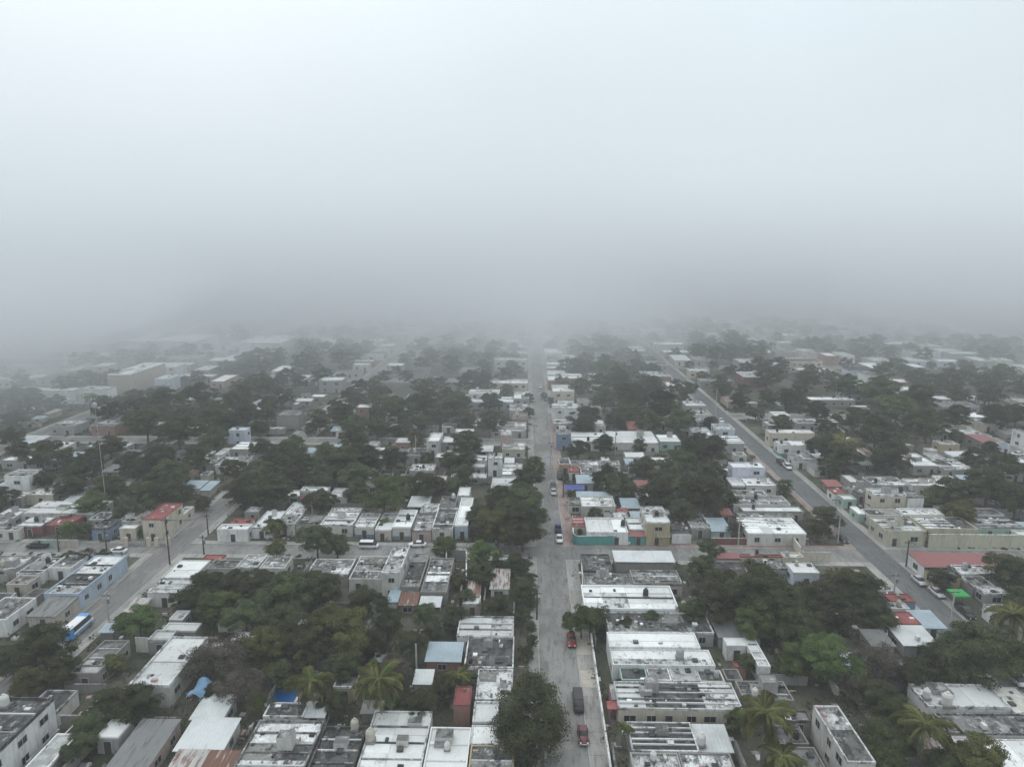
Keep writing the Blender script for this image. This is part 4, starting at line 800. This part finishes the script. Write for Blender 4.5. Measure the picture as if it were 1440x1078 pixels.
def vehicle(px, py, kind, paint, rz, lab, group=None):
    p = P(px, py); name = dict(sedan='car', beetle='car', van='van', pickup='pickup_truck', bus='minibus', truck='truck')[kind]
    cat = dict(sedan='car', beetle='car', van='van', pickup='pickup truck', bus='minibus', truck='truck')[kind]
    r = tag(empty(name, (p.x, p.y, .01), rz), lab, cat, group or 'vehicles parked along the streets'); pt = 'paint_' + paint; m = MB(); g = MB(); L = 4.4
    if kind == 'sedan':
        loft(m, [(-2.2, .7, .72, .35, .85), (-1.9, .84, .82, .22, .98), (0, .87, .86, .2, .95), (1.4, .86, .82, .2, .92), (2.0, .8, .74, .22, .78), (2.22, .66, .62, .3, .66)], pt)
        loft(g, [(-1.75, .76, .66, .9, .98), (-1.0, .76, .60, .9, 1.40), (.25, .76, .60, .9, 1.42), (1.1, .76, .68, .88, .95)], 'glass_dark'); rf_ = (-1.0, .28, .62, 1.40)
    elif kind == 'beetle':
        L = 4.1
        loft(m, [(-2.0, .4, .38, .35, .62), (-1.8, .62, .55, .3, .85), (-1.2, .76, .66, .25, 1.0), (0, .76, .70, .22, .9), (.9, .72, .56, .25, .88), (1.6, .6, .42, .28, .76), (1.95, .4, .3, .35, .52)], pt)
        loft(g, [(-1.45, .62, .50, .85, .95), (-.75, .66, .50, .85, 1.42), (.15, .66, .52, .85, 1.44), (.62, .64, .56, .85, .95)], 'glass_dark'); rf_ = (-1.2, .25, .54, 1.41)
        for s in (-1, 1):
            for y in (-1.25, 1.3): m.tube([(s * .68, y - .52, .32), (s * .7, y - .3, .58), (s * .7, y, .68), (s * .7, y + .3, .58), (s * .68, y + .52, .32)], [.1, .16, .18, .16, .1], pt, 8)
    elif kind == 'van':
        L = 4.8; loft(m, [(-2.4, .8, .78, .3, 1.05), (-2.2, .86, .84, .25, 1.15), (1.5, .86, .84, .25, 1.15), (2.2, .82, .76, .28, 1.0), (2.45, .7, .66, .34, .75)], pt)
        loft(g, [(-2.32, .82, .74, 1.05, 1.62), (-2.1, .83, .76, 1.05, 1.86), (1.1, .83, .76, 1.05, 1.86), (1.95, .80, .74, 1.0, 1.1)], 'glass_dark'); rf_ = (-2.2, 1.15, .77, 1.85)
    elif kind in ('pickup', 'truck'):
        L = 5.3; loft(m, [(-2.6, .85, .85, .45, 1.0), (-.3, .88, .88, .4, 1.02), (1.6, .88, .84, .4, 1.08), (2.4, .84, .78, .42, 1.0), (2.62, .74, .7, .5, .85)], pt)
        loft(g, [(-.45, .8, .70, 1.0, 1.7), (-.25, .82, .70, 1.0, 1.78), (.9, .82, .70, 1.0, 1.78), (1.6, .8, .72, 1.0, 1.1)], 'glass_dark'); rf_ = (-.4, .95, .72, 1.77)
    else:
        L = 7.4; loft(m, [(-3.7, 1.0, .98, .5, 1.55), (-3.5, 1.1, 1.08, .4, 1.6), (2.9, 1.1, 1.08, .4, 1.6), (3.5, 1.05, 1.0, .42, 1.4), (3.75, .95, .9, .5, 1.1)], 'paint_white')
        loft(g, [(-3.62, 1.02, .94, 1.5, 2.3), (-3.4, 1.07, .98, 1.5, 2.55), (2.6, 1.07, .98, 1.5, 2.55), (3.3, 1.0, .94, 1.3, 1.55)], 'glass_dark'); rf_ = (-3.45, 2.62, .99, 2.54)
    m.build('body', r, True); g.build('window', r, True)
    q = MB(); y0, y1, wd, z = rf_; q.add([(-wd, y0, z - .02), (wd, y0, z - .02), (wd, y1, z - .02), (-wd, y1, z - .02), (-wd + .08, y0 + .1, z + .07), (wd - .08, y0 + .1, z + .07), (wd - .08, y1 - .1, z + .07), (-wd + .08, y1 - .1, z + .07)], [(0, 1, 5, 4), (1, 2, 6, 5), (2, 3, 7, 6), (3, 0, 4, 7), (4, 5, 6, 7), (3, 2, 1, 0)], pt if kind != 'bus' else 'paint_white'); q.build('roof', r)
    if kind in ('pickup', 'truck'):
        q = MB(); q.box(-.78, .78, -2.5, -.55, .8, 1.035, 'rubber'); q.build('cargo_bed', r)
        q = MB()
        for s in (-1, 1): q.box(s * .84 - .04, s * .84 + .04, -2.6, -.5, .95, 1.22, pt)
        q.box(-.8, .8, -2.62, -2.54, .9, 1.22, pt); q.build('side_board', r)
    if kind == 'bus':
        q = MB(); q.box(-1.13, 1.13, -3.72, -2.7, .55, 2.3, 'paint_busblue'); q.build('rear_panel', r); q = MB(); q.box(-.99, .99, 1.6, 2.75, 2.55, 2.64, 'paint_busblue'); q.build('roof_stripe', r); q = MB(); q.box(-1.125, 1.125, -2.6, 3.0, .75, 1.05, 'paint_busblue'); q.build('stripe', r)
        q = MB(); q.box(-.7, .7, -3.2, -2.2, 2.6, 2.85, 'paint_white'); q.build('roof_unit', r); q = MB(); q.box(-.85, .85, -3.79, -3.72, 1.45, 2.2, 'glass_dark'); q.build('rear_window', r)
    wr = .42 if kind == 'bus' else .32; hw = 1.0 if kind == 'bus' else .74; wy = L * .31
    a, b = wheel_mesh(wr, .22)
    for s in (-1, 1):
        for y in (-wy, wy): t = link('wheel', a, r, (s * hw, y, wr)); link('rim', b, t)
        q = MB(); q.box(s * hw * .72 - .13, s * hw * .72 + .13, L / 2 - .14, L / 2 + .03, .55, .72, 'lamp'); q.build('headlight', r)
        q = MB(); q.box(s * hw * .8 - .1, s * hw * .8 + .1, -L / 2 - .03, -L / 2 + .14, .6, .8, 'taillight'); q.build('taillight', r)
    q = MB(); q.box(-hw, hw, L / 2 - .06, L / 2 + .1, .36, .5, 'rim' if kind == 'beetle' else 'rubber'); q.build('bumper', r)
    return r
S_ = PI   # facing the camera side of the street
vehicle(110, 889, 'bus', 'white', 0, 'white and blue minibus standing on the worn grey street')
vehicle(54, 770, 'pickup', 'black', PI / 2, 'dark open pickup parked on the cross street by the carport'); vehicle(166, 777, 'sedan', 'white', PI / 2, 'white car beside the sky-blue wall corner')
vehicle(519, 770, 'van', 'white', -PI / 2, 'white passenger van parked on the cross street'); vehicle(587, 768, 'sedan', 'white', PI / 2, 'pale sedan in front of the pink house on the cross street')
vehicle(803.5, 903, 'sedan', 'red', S_, 'bright red car half hidden under the roadside tree'); vehicle(813, 991, 'van', 'black', S_, 'black van parked under the big round tree'); vehicle(820, 1037, 'beetle', 'beetle', S_, 'dark red beetle-shaped car parked at the pavement edge')
vehicle(786.5, 760, 'sedan', 'white', S_, 'white sedan at the junction beside the teal wall'); vehicle(784.5, 746, 'pickup', 'blue', 0, 'blue pickup parked behind the white sedan'); vehicle(778.5, 694, 'sedan', 'silver', S_, 'silver-white car on the central street by the dark blue awning'); vehicle(778, 685, 'sedan', 'black', S_, 'dark car just behind the silver-white car'); vehicle(787, 672, 'van', 'black', S_, 'dark van parked up the central street')
vehicle(1185, 760, 'sedan', 'black', S_, 'dark car at the crossing below the white house'); vehicle(1107, 658, 'truck', 'white', S_, 'white truck parked on the silver-car street'); vehicle(1098, 652, 'truck', 'black', S_, 'dark truck beside the white truck'); vehicle(1292, 819, 'sedan', 'silver', S_, 'silver sedan parked first after the crossing'); vehicle(1317, 836, 'sedan', 'silver', S_, 'silver sedan parked next to the green canopy'); vehicle(1357, 864, 'pickup', 'black', S_, 'black pickup parked in front of the green canopy')
vehicle(749, 564, 'van', 'white', S_, 'small white van far up the central street'); vehicle(1014, 593, 'sedan', 'white', S_, 'white car at the far crossing of the silver-car street'); vehicle(1427, 957, 'van', 'white', S_, 'white van glimpsed behind the huge tree'); vehicle(905, 763.5, 'pickup', 'red', PI / 2, 'red vehicle parked before the teal-fronted room'); vehicle(880, 764.5, 'sedan', 'white', PI / 2, 'white car parked along the teal wall'); vehicle(760, 545, 'sedan', 'white', S_, 'tiny white car far up the central street'); vehicle(1430, 640, 'sedan', 'white', PI / 2, 'white car near the tall white house')

# ------------------------------------------------------------------ utility poles
POLES = []
def pole(px, ytop, ybase, mat='pole_concrete', lab=None, arms=True, lampk=False, pr=.2):
    p = P(px, ybase); lo, hi = 2, 40
    for _ in range(30):
        md = (lo + hi) / 2
        if proj((p.x, p.y, md))[1] > ytop: lo = md
        else: hi = md
    h = lo; r = tag(empty('utility_pole', p), lab, 'utility pole', 'utility poles'); m = MB(); m.tube([(0, 0, -.2), (0, 0, h)], [pr, pr * .65], mat, 8); m.build('post', r)
    if arms:
        m = MB(); m.box(-1.0, 1.0, -.06, .06, h - .7, h - .55, 'pole_wood'); m.build('crossarm', r)
        for x in (-.85, 0, .85): m = MB(); m.tube([(x, 0, h - .55), (x, 0, h - .3)], [.06, .04], 'tank_beige', 6); m.build('insulator', r)
        if RT.random() < .5: m = MB(); m.tube([(.35, 0, h - 2.3), (.35, 0, h - 1.3)], [.25, .25], 'metal_grey', 10); m.build('transformer', r)
    if lampk: m = MB(); m.tube([(0, 0, h - .3), (0, -1.2, h)], [.05, .05], 'metal_grey', 6); m.box(-.15, .15, -1.8, -1.1, h - .03, h + .1, 'metal_grey'); m.build('lamp_arm', r)
    POLES.append((p, h)); return r
for a in ((239, 728, 794, 'pole_wood', 'tall dark pole at the crossing by the spotless white roof'), (287, 752, 780, 'pole_wood', 'dark pole on the corner facing the red-roofed house'), (293, 722, 752, 'pole_wood', 'dark pole on the pavement behind the red-roofed house'), (153, 833, 872, 'pole_concrete', 'thin pole beside the minibus street hut'), (1038, 726, 766, 'pole_concrete', 'pale pole beside the dark red fence'), (1178, 727, 763, 'pole_concrete', 'pale pole next to the dark car at the crossing'), (1274, 759, 797, 'pole_wood', 'dark pole on the corner before the red ribbed porch'), (1302, 746, 770, 'pole_wood', 'dark pole at the pale yellow wall start'), (1336, 828, 882, 'pole_concrete', 'white-topped pole opposite the green canopy'), (755, 830, 871, 'pole_wood', 'dark pole under the central street trees'), (763, 1045, 1100, 'pole_wood', 'dark pole beside the big round tree'), (1257, 805, 835, 'pole_concrete', 'thin pole on the red shop side of the street'), (1172, 700, 735, 'pole_concrete', 'pale pole near the red porch roofs'), (865, 603, 640, 'pole_concrete', 'pale pole behind the white row houses'), (585, 612, 648, 'pole_concrete', 'pale pole among small white houses'), (1006, 545, 585, 'pole_concrete', 'pale pole at the far crossing of the silver-car street'), (752, 596, 630, 'pole_concrete', 'thin pole on the central street tree side'), (774, 620, 655, 'pole_concrete', 'pale pole by the orange wall on the central street'), (792, 668, 700, 'pole_wood', 'dark pole near the dark blue awning'), (553, 875, 915, 'pole_wood', 'leaning grey post inside the grove'), (586, 905, 950, 'pole_concrete', 'weathered concrete post beside the blue-grey lean-to'), (83, 752, 775, 'pole_wood', 'short dark pole by the carport'), (150, 745, 772, 'pole_wood', 'dark pole by the cream annex')):
    pole(*a[:3], mat=a[3], lab=a[4], arms=(a[0] not in (553, 586)))
r = pole(151, 570, 722, 'pole_concrete', 'very tall thin mast with round white dish', arms=False, pr=.09); h = POLES[-1][1]
m = MB(); m.tube([(0, 0, h - .9), (0, 0, h - .4), (0, 0, h + .4), (0, 0, h + .9)], [.25, .65, .65, .25], 'tank_grey', 14); m.build('dish', r)
# overhead cables between neighbouring poles
def cable(i, j, lab):
    (a, ha), (b, hb) = POLES[i], POLES[j]; m = MB()
    for off in (-.8, 0, .8):
        pts = []
        for k in range(9): t = k / 8; pts.append((a.x + (b.x - a.x) * t + off, a.y + (b.y - a.y) * t, ha - .3 + (hb - ha) * t - 4 * .9 * t * (1 - t)))
        m.tube([(p[0] - a.x, p[1] - a.y, p[2]) for p in pts], [.022] * 9, 'rubber', 4)
    tag(m.build('power_line', loc=(a.x, a.y, 0)), lab, 'power line', 'overhead power lines')
cable(0, 3, 'sagging power line from the crossing pole to the minibus street hut'); cable(0, 2, 'power line crossing the street to the red-roofed house pole'); cable(6, 7, 'power line from the porch corner pole to the pale yellow wall'); cable(6, 8, 'power line along the silver-car street past the green canopy'); cable(5, 4, 'power line along the dark red fence'); cable(5, 12, 'power line up the silver-car street to the red porch roofs'); cable(18, 17, 'power line up the central street past the dark blue awning')

# ------------------------------------------------------------------ filling in: back-yard sheds, yard walls, houses and trees further off
RF = random.Random(5)
def inview(x, y, mg=40):
    if y < 80: return False
    a, b, d = proj((x, y, 2)); return -mg < a < 1440 + mg and 380 < b < 1078 + 50
def treehit(x, y, r):
    return any((x - a) ** 2 + (y - b) ** 2 < (r + W * .30) ** 2 for a, b, W in OCC_T)
def near_house(x, y):
    return min(((x - (q[1][0] + q[1][1]) / 2) ** 2 + (y - (q[1][2] + q[1][3]) / 2) ** 2, q[3]) for q in HOUSES if q[0].name[:4] != 'shed')[1]
n = 0; tries = 0
while n < 290 and tries < 12000:
    tries += 1
    y = 88 + 250 * RF.random() ** 1.15; x = RF.uniform(-.85, .85) * y; w_, d_ = RF.uniform(2.4, 7.5), RF.uniform(2.4, 8)
    if not inview(x, y) or onroad(x - w_ / 2, x + w_ / 2, y - d_ / 2, y + d_ / 2, 3.2) or hits(x - w_ / 2, x + w_ / 2, y - d_ / 2, y + d_ / 2, .5) or treehit(x, y, 1.0): continue
    rf_ = RF.choice(['whitem', 'whitem', 'grey', 'white', 'dark', 'tin', 'greytin', 'rust', 'white', 'bluetin'])
    wl = RF.choice(['concrete', 'concrete', 'grey', 'offwhite', 'beige'])
    rw = RW[rf_].replace('house', '')
    house_at(x - w_ / 2, x + w_ / 2, y - d_ / 2, y + d_ / 2, RF.uniform(2.0, 2.8), rf_, wl, 'small %s %s shed beside %s' % (rw, WWORD.get(wl, wl), near_house(x, y)), name='shed', cat='shed', group='back-yard sheds', detail=1, side=False)
    n += 1
n = 0; tries = 0
while n < 80 and tries < 4000:
    tries += 1
    y = 88 + 170 * RF.random() ** 1.3; x = RF.uniform(-.85, .85) * y; L = RF.uniform(6, 15); al = RF.random() < .5
    x0, x1, y0, y1 = (x - L / 2, x + L / 2, y - .12, y + .12) if al else (x - .12, x + .12, y - L / 2, y + L / 2)
    if not inview(x, y) or onroad(x0, x1, y0, y1, 2.6) or hits(x0, x1, y0, y1, .3): continue
    wt = RF.choice(['concrete', 'grey', 'offwhite', 'concrete'])
    m = MB(); hh = RF.uniform(1.4, 2.3); m.box(x0 - x, x1 - x, y0 - y, y1 - y, -.1, hh, 'wall_' + wt); m.box(x0 - x - .04, x1 - x + .04, y0 - y - .04, y1 - y + .04, hh, hh + .09, 'roof_grey0')
    tag(m.build('yard_wall', loc=(x, y, 0)), '%s yard wall of rough masonry dividing two lots' % WWORD.get(wt, wt), 'wall', 'yard walls between lots'); OCC.append((x0, x1, y0, y1)); n += 1
# lots along the streets of the further blocks
cand = []; tc_ = []
for (bx0, bx1, by0, by1) in BLOCKS:
    if by1 < 170: continue
    for side in range(4):
        t = (by0 if side < 2 else bx0) + RF.uniform(1.5, 4)
        end = (by1 if side < 2 else bx1) - 2
        while t < end - 5:
            fw = RF.uniform(7, 12); dp = RF.uniform(9, 20)
            if side == 0: r = (bx0 + 2.1, bx0 + 2.1 + dp, t, t + fw)
            elif side == 1: r = (bx1 - 2.1 - dp, bx1 - 2.1, t, t + fw)
            elif side == 2: r = (t, t + fw, by0 + 2.1, by0 + 2.1 + dp)
            else: r = (t, t + fw, by1 - 2.1 - dp, by1 - 2.1)
            t += fw + RF.choice([.3, .3, 2, 5])
            cx, cyy = (r[0] + r[1]) / 2, (r[2] + r[3]) / 2
            if not inview(cx, cyy): continue
            if RF.random() < .62: cand.append(r)
            else: tc_.append((cx, cyy, RF.uniform(6, 11)))
    for _ in range(55):
        x, y = RF.uniform(bx0 + 12, bx1 - 12), RF.uniform(by0 + 8, by1 - 8)
        if inview(x, y): tc_.append((x, y, RF.uniform(8, 15)))
cand.sort(key=lambda r: r[2]); RW2 = ['white', 'white', 'white', 'whitem', 'whitem', 'grey', 'grey', 'tin', 'dark', 'whitem']
nh = len([1 for q in HOUSES if q[0].get('category') != 'shed'])
FARB = MB(); far_n = 0
for r in cand:
    if hits(*r, .4) or treehit((r[0] + r[1]) / 2, (r[2] + r[3]) / 2, 1.5): continue
    rf_ = RF.choice(RW2); wl = RF.choice(['white', 'offwhite', 'grey', 'cream', 'beige', 'paleblue', 'concrete', 'brick', 'grey', 'pink']); h = RF.choice([3.3, 3.5, 3.6, 4, 6.2])
    if nh < 335:
        st = 'two-storey ' if h > 5.2 else ''
        house_at(*r, h, rf_, wl, '%s%s %s house fading into the fog' % (st, RW[rf_], WWORD.get(wl, wl)), group='misty houses of the farther blocks', detail=2 if r[2] < 300 else 1, side=False); nh += 1
    else:
        OCC.append(r); far_n += 1
        FARB.box(*r, 0, h, 'wall_' + wl, 'roof_%s%d' % (rf_, far_n % 3)); 
        if RF.random() < .4: cx = RF.uniform(r[0] + 1, r[1] - 1); FARB.box(cx - .9, cx + .9, r[2] + 2, r[2] + 4, h, h + RF.uniform(.6, 1.8), 'wall_' + wl)
        FARB.box((r[0] + r[1]) / 2 - 1, (r[0] + r[1]) / 2 + 1, r[2] - .05, r[2], 1, 2.2, 'glass_dark')
tag(FARB.build('far_town'), 'mass of far low houses swallowed by the fog', 'town', kind='stuff')
tc_.sort(key=lambda q: q[1]); ntr = len(TREES); far_t = []
for (x, y, W) in tc_:
    if hits(x - 1, x + 1, y - 1, y + 1, .6) or onroad(x - 1, x + 1, y - 1, y + 1, 1) or treehit(x, y, W * .28): continue
    if ntr < 345: tree_at(x, y, W, W * RF.uniform(.8, 1.0), 'dark', 'far' if y > 280 else 'lobed', 'dark leafy tree by the ' + near_house(x, y), 'trees fading into the fog'); ntr += 1
    else: far_t.append((x, y, W)); OCC_T.append((x, y, W))
src = CROWN['far'][0][0]; co = np.empty(len(src.vertices) * 3, np.float32); src.vertices.foreach_get('co', co); co = co.reshape(-1, 3)
if far_t:
    g = np.random.default_rng(9); allv = []
    for (x, y, W) in far_t:
        a = g.uniform(0, 6.28); R2 = np.array([[math.cos(a), -math.sin(a), 0], [math.sin(a), math.cos(a), 0], [0, 0, 1]]); q = co.reshape(-1, 4, 3); q = q[g.random(len(q)) < .55].reshape(-1, 3)
        allv.append((q @ R2.T) * np.array([W, W, W * .9]) + np.array([x, y, 0]))
    V = np.concatenate(allv).astype(np.float32); n = len(V) // 4
    me = bpy.data.meshes.new('far_woods'); me.vertices.add(len(V)); me.vertices.foreach_set('co', V.ravel()); me.loops.add(len(V)); me.loops.foreach_set('vertex_index', np.arange(len(V), dtype=np.int32)); me.polygons.add(n); me.polygons.foreach_set('loop_start', np.arange(0, len(V), 4, dtype=np.int32)); me.polygons.foreach_set('loop_total', np.full(n, 4, dtype=np.int32)); me.materials.append(MATS['leaf_dark']); me.update(calc_edges=True)
    tag(link('far_woods', me), 'mass of far trees swallowed by the fog', 'woods', kind='stuff')

# ------------------------------------------------------------------ undergrowth in the yards, grass tufts, debris
g = np.random.default_rng(33); V = []
def quads(p, size, up=.5):
    n = len(p); nrm = g.normal(size=(n, 3)) * .7 + np.array([0, 0, up]); nrm /= np.linalg.norm(nrm, axis=1)[:, None]
    a = np.cross(nrm, g.normal(size=(n, 3))); a /= np.linalg.norm(a, axis=1)[:, None]; b = np.cross(nrm, a); L = size * g.uniform(.5, 1.4, size=(n, 1))
    return np.stack([p - a * L, p + b * L * .6, p + a * L, p - b * L * .6], 1).reshape(-1, 3)
yy = 86.0
while yy < 330:
    step = 2.4 if yy < 200 else 4.0
    xx = -.85 * yy
    while xx < .85 * yy:
        x, y = xx + g.uniform(-1, 1), yy + g.uniform(-1, 1)
        if inview(x, y) and not onroad(x, x, y, y, .5) and not hits(x, x, y, y, .35):
            q = math.sin(x * .11 + 1.3) + math.sin(y * .09 + x * .05) + g.normal() * .9
            edge = onroad(x, x, y, y, 2.3)
            if edge and (q < .9 or 9 < x < 13): q = -9
            if q > -.95:
                R = g.uniform(.7, 1.9) * (1.25 if step > 3 else 1); hgt = g.uniform(.3, 1.9) * (1.3 if q > 1 else .8); n = int(22 * R)
                if edge: R, hgt = R * .5, hgt * .35
                d = g.normal(size=(n, 3)); d /= np.linalg.norm(d, axis=1)[:, None]; d[:, 2] = np.abs(d[:, 2])
                V.append(quads(np.array([x, y, .1]) + d * np.array([R, R, hgt]) * g.uniform(.5, 1, size=(n, 1)), .22 if step < 3 else .34))
        xx += step
    yy += step
V = np.concatenate(V).astype(np.float32); n = len(V) // 4
me = bpy.data.meshes.new('undergrowth'); me.vertices.add(len(V)); me.vertices.foreach_set('co', V.ravel()); me.loops.add(len(V)); me.loops.foreach_set('vertex_index', np.arange(len(V), dtype=np.int32)); me.polygons.add(n); me.polygons.foreach_set('loop_start', np.arange(0, len(V), 4, dtype=np.int32)); me.polygons.foreach_set('loop_total', np.full(n, 4, dtype=np.int32)); me.materials.append(MATS['leaf_scrub']); me.update(calc_edges=True)
tag(link('undergrowth', me), 'scrub and weeds filling the back yards', 'undergrowth', kind='stuff')
m = MB(); rd = random.Random(8)
for (root, r, h, desc, lab) in HOUSES:
    if r[2] > 230 or 'tin-' in desc or 'corrug' in desc: continue
    clean = 'white-roofed' in desc and 'stained' not in desc
    for k in range(int((r[1] - r[0]) * (r[3] - r[2]) / (40 if clean else 9))):
        x, y = rd.uniform(r[0] + .4, r[1] - .4), rd.uniform(r[2] + .4, r[3] - .4); a, b, c = rd.uniform(.08, .5), rd.uniform(.08, .45), rd.uniform(.05, .3)
        m.box(x - a, x + a, y - b, y + b, h - .2, h - .02 + c, rd.choice(['roof_whitem0', 'roof_dark0', 'roof_grey1', 'wall_concrete', 'roof_white0', 'roof_dark2', 'tank_black', 'wall_pink']))
for k in range(1500):
    y = 88 + 130 * rd.random() ** 1.4; x = rd.uniform(-.85, .85) * y
    if onroad(x, x, y, y, 2.3) or hits(x, x, y, y, .3): continue
    a, b, c = rd.uniform(.1, .6), rd.uniform(.1, .6), rd.uniform(.1, .6); m.box(x - a, x + a, y - b, y + b, -.02, c, rd.choice(['roof_whitem0', 'wall_concrete', 'wall_offwhite', 'roof_grey0', 'roof_rust1', 'wall_pink', 'roof_tin0']))
tag(m.build('debris'), 'rubble, junk and scraps scattered on roofs and yards', 'debris', kind='stuff')

# ------------------------------------------------------------------ labels that single each thing out
ORD = ['first', 'second', 'third', 'fourth', 'fifth', 'sixth', 'seventh', 'eighth', 'ninth', 'tenth', 'eleventh', 'twelfth', 'thirteenth', 'fourteenth', 'fifteenth', 'sixteenth', 'seventeenth', 'eighteenth', 'nineteenth', 'twentieth']
def ordw(i):
    if i < 20: return ORD[i]
    t = ['twenty', 'thirty', 'forty', 'fifty', 'sixty'][(i + 1) // 10 - 2]; u = (i + 1) % 10
    return t + ('-' + ORD[u - 1] if u else 'th')
def frontage(x, y):
    y0 = 163.2; up = y > y0
    fr = [(abs(x - -88.1), 'minibus street, ' + ('blue-wall side' if x < -88.1 else 'grove side')), (abs(x - 5.95), 'central street, ' + ('big-tree side' if x < 5.95 else 'teal-wall side')), (abs(x - 85.3), 'silver-car street, ' + ('grove side' if x < 85.3 else 'canopy side'))]
    d, nm = min(fr)
    return (nm, 'toward the fog' if up else 'away from the fog'), abs(y - y0)
byf = {}
for q in HOUSES:
    root, r, h, desc, lab = q
    if lab: root['label'] = lab; continue
    f, d = frontage((r[0] + r[1]) / 2, (r[2] + r[3]) / 2); byf.setdefault(f, []).append((d, root, desc))
for f, l in byf.items():
    l.sort(key=lambda q: q[0])
    for i, (d, root, desc) in enumerate(l): root['label'] = '%s, %s from crossing %s, %s' % (desc.replace('two-storey ', 'tall '), ordw(i), f[1], f[0])
byf = {}
TW2 = dict(dark='dark leafy', mid='mid-green', green='bright green', olive='yellow-green', brown='thin brownish', palm='palm', scrub='scrubby')
for (root, (x, y), W, Ht, tone, lab) in TREES:
    if lab: root['label'] = lab; continue
    f, d = frontage(x, y); byf.setdefault(f, []).append((d, root, TW2[tone] + ' tree'))
for f, l in byf.items():
    l.sort(key=lambda q: q[0])
    for i, (d, root, desc) in enumerate(l): root['label'] = '%s, %s from crossing %s, %s' % (desc, ordw(i), f[1], f[0])

# ------------------------------------------------------------------ haze and the fog bank rolling over the far blocks
def volmat(name, dens, col=(.972, .986, 1.0), an=.0):
    mt = bpy.data.materials.new(name); mt.use_nodes = True; t = mt.node_tree; t.nodes.clear()
    v = t.nodes.new('ShaderNodeVolumePrincipled'); v.inputs['Color'].default_value = (*col, 1); v.inputs['Density'].default_value = dens; v.inputs['Anisotropy'].default_value = an
    o = t.nodes.new('ShaderNodeOutputMaterial'); t.links.new(v.outputs[0], o.inputs['Volume']); MATS[name] = mt
HAZE_D, BANKS = .00042, [(-175, .0010, 200), (-100, .0014, 172), (-35, .0024, 142), (35, .0038, 118), (110, .0055, 101), (200, .0080, 90)]
volmat('haze', HAZE_D)
m = MB(); m.box(-2600, 2600, -400, 2600, -2.5, 206, 'haze'); tag(m.build('haze'), 'thin pale haze over the whole town', 'haze', kind='stuff')
FRONT = [(-1500, 190), (-700, 205), (-420, 235), (-320, 275), (-230, 350), (-150, 425), (-80, 440), (-30, 420), (15, 415), (50, 450), (90, 495), (150, 490), (210, 460), (290, 430), (340, 390), (450, 360), (700, 310), (1500, 290)]
for i, (off, dens, top) in enumerate(BANKS):
    volmat('fog%d' % i, dens); m = MB(); vs = []; n = len(FRONT); rr = random.Random(i)
    for (z, dy) in ((-1.5 - i * .1, 0), (45, 15), (top, 60)):
        for (x, y) in FRONT: vs.append((x, y + off + dy + rr.uniform(-10, 10), z))
    k = len(vs)
    vs += [(1500, 2400 - i * 10, -1.5 - i * .1), (1500, 2400 - i * 10, top), (-1500, 2400 - i * 10, -1.5 - i * .1), (-1500, 2400 - i * 10, top)]
    fs = []
    for L in range(2):
        for j in range(n - 1): a = L * n + j; fs.append((a, a + 1, a + n + 1, a + n))
    fs.append(tuple([2 * n + j for j in range(n)] + [k + 1, k + 3]))
    fs.append(tuple([j for j in range(n)][::-1] + [k + 2, k]))
    fs.append((n - 1, k, k + 1, 3 * n - 1, 2 * n - 1)); fs.append((k + 2, 0, n, 2 * n, k + 3)); fs.append((k, k + 2, k + 3, k + 1))
    m.add(vs, fs, 'fog%d' % i); tag(m.build('fog'), ['barely visible first veil of mist over the middle blocks', 'light veil of mist before the fog', 'thin front of the low fog bank over the far blocks', 'thicker fog bank behind its thin front', 'dense part of the fog bank over the farthest streets', 'densest heart of the fog bank hiding the horizon'][i], 'fog', kind='stuff')
# ragged lower wisps of the bank
def wisp(x, y, z, rx, ry, rz_, dens, seed, lab):
    rr = random.Random(seed); nm = 'wisp%d' % seed; volmat(nm, dens); m = MB(); vs = [(0, 0, rz_)]; fs = []; A, B = 7, 14
    for i in range(1, A):
        for j in range(B):
            k = 1 + rr.uniform(-.16, .16); t = PI * i / A; a = 2 * PI * j / B; vs.append((rx * math.sin(t) * math.cos(a) * k, ry * math.sin(t) * math.sin(a) * k, rz_ * math.cos(t) * k))
    vs.append((0, 0, -rz_)); n = len(vs) - 1
    for j in range(B):
        fs.append((0, 1 + j, 1 + (j + 1) % B)); fs.append((n, 1 + (A - 2) * B + (j + 1) % B, 1 + (A - 2) * B + j))
        for i in range(A - 2): a = 1 + i * B + j; b = 1 + i * B + (j + 1) % B; fs.append((a, a + B, b + B, b))
    m.add(vs, fs, nm); tag(m.build('fog_wisp', loc=(x, y, z)), lab, 'fog', kind='stuff')
wisp(-360, 400, 45, 190, 140, 40, .0055, 1, 'pale fog wisp drifting before the tan hall'); wisp(-265, 275, 36, 150, 85, 34, .0026, 6, 'thin mist wisp over the verandah house'); wisp(-20, 500, 22, 150, 110, 26, .0030, 2, 'dense fog wisp sinking onto the central street'); wisp(-150, 560, 55, 90, 80, 40, .0040, 3, 'fog wisp over the car park grove'); wisp(330, 520, 52, 130, 120, 42, .0036, 4, 'fog wisp over the canopy side blocks'); wisp(190, 640, 58, 70, 90, 38, .0050, 5, 'fog wisp hanging beyond the silver-car street')
print('houses', nh, 'trees', ntr, 'far houses', far_n, 'far trees', len(far_t), 'objects', len(bpy.data.objects))
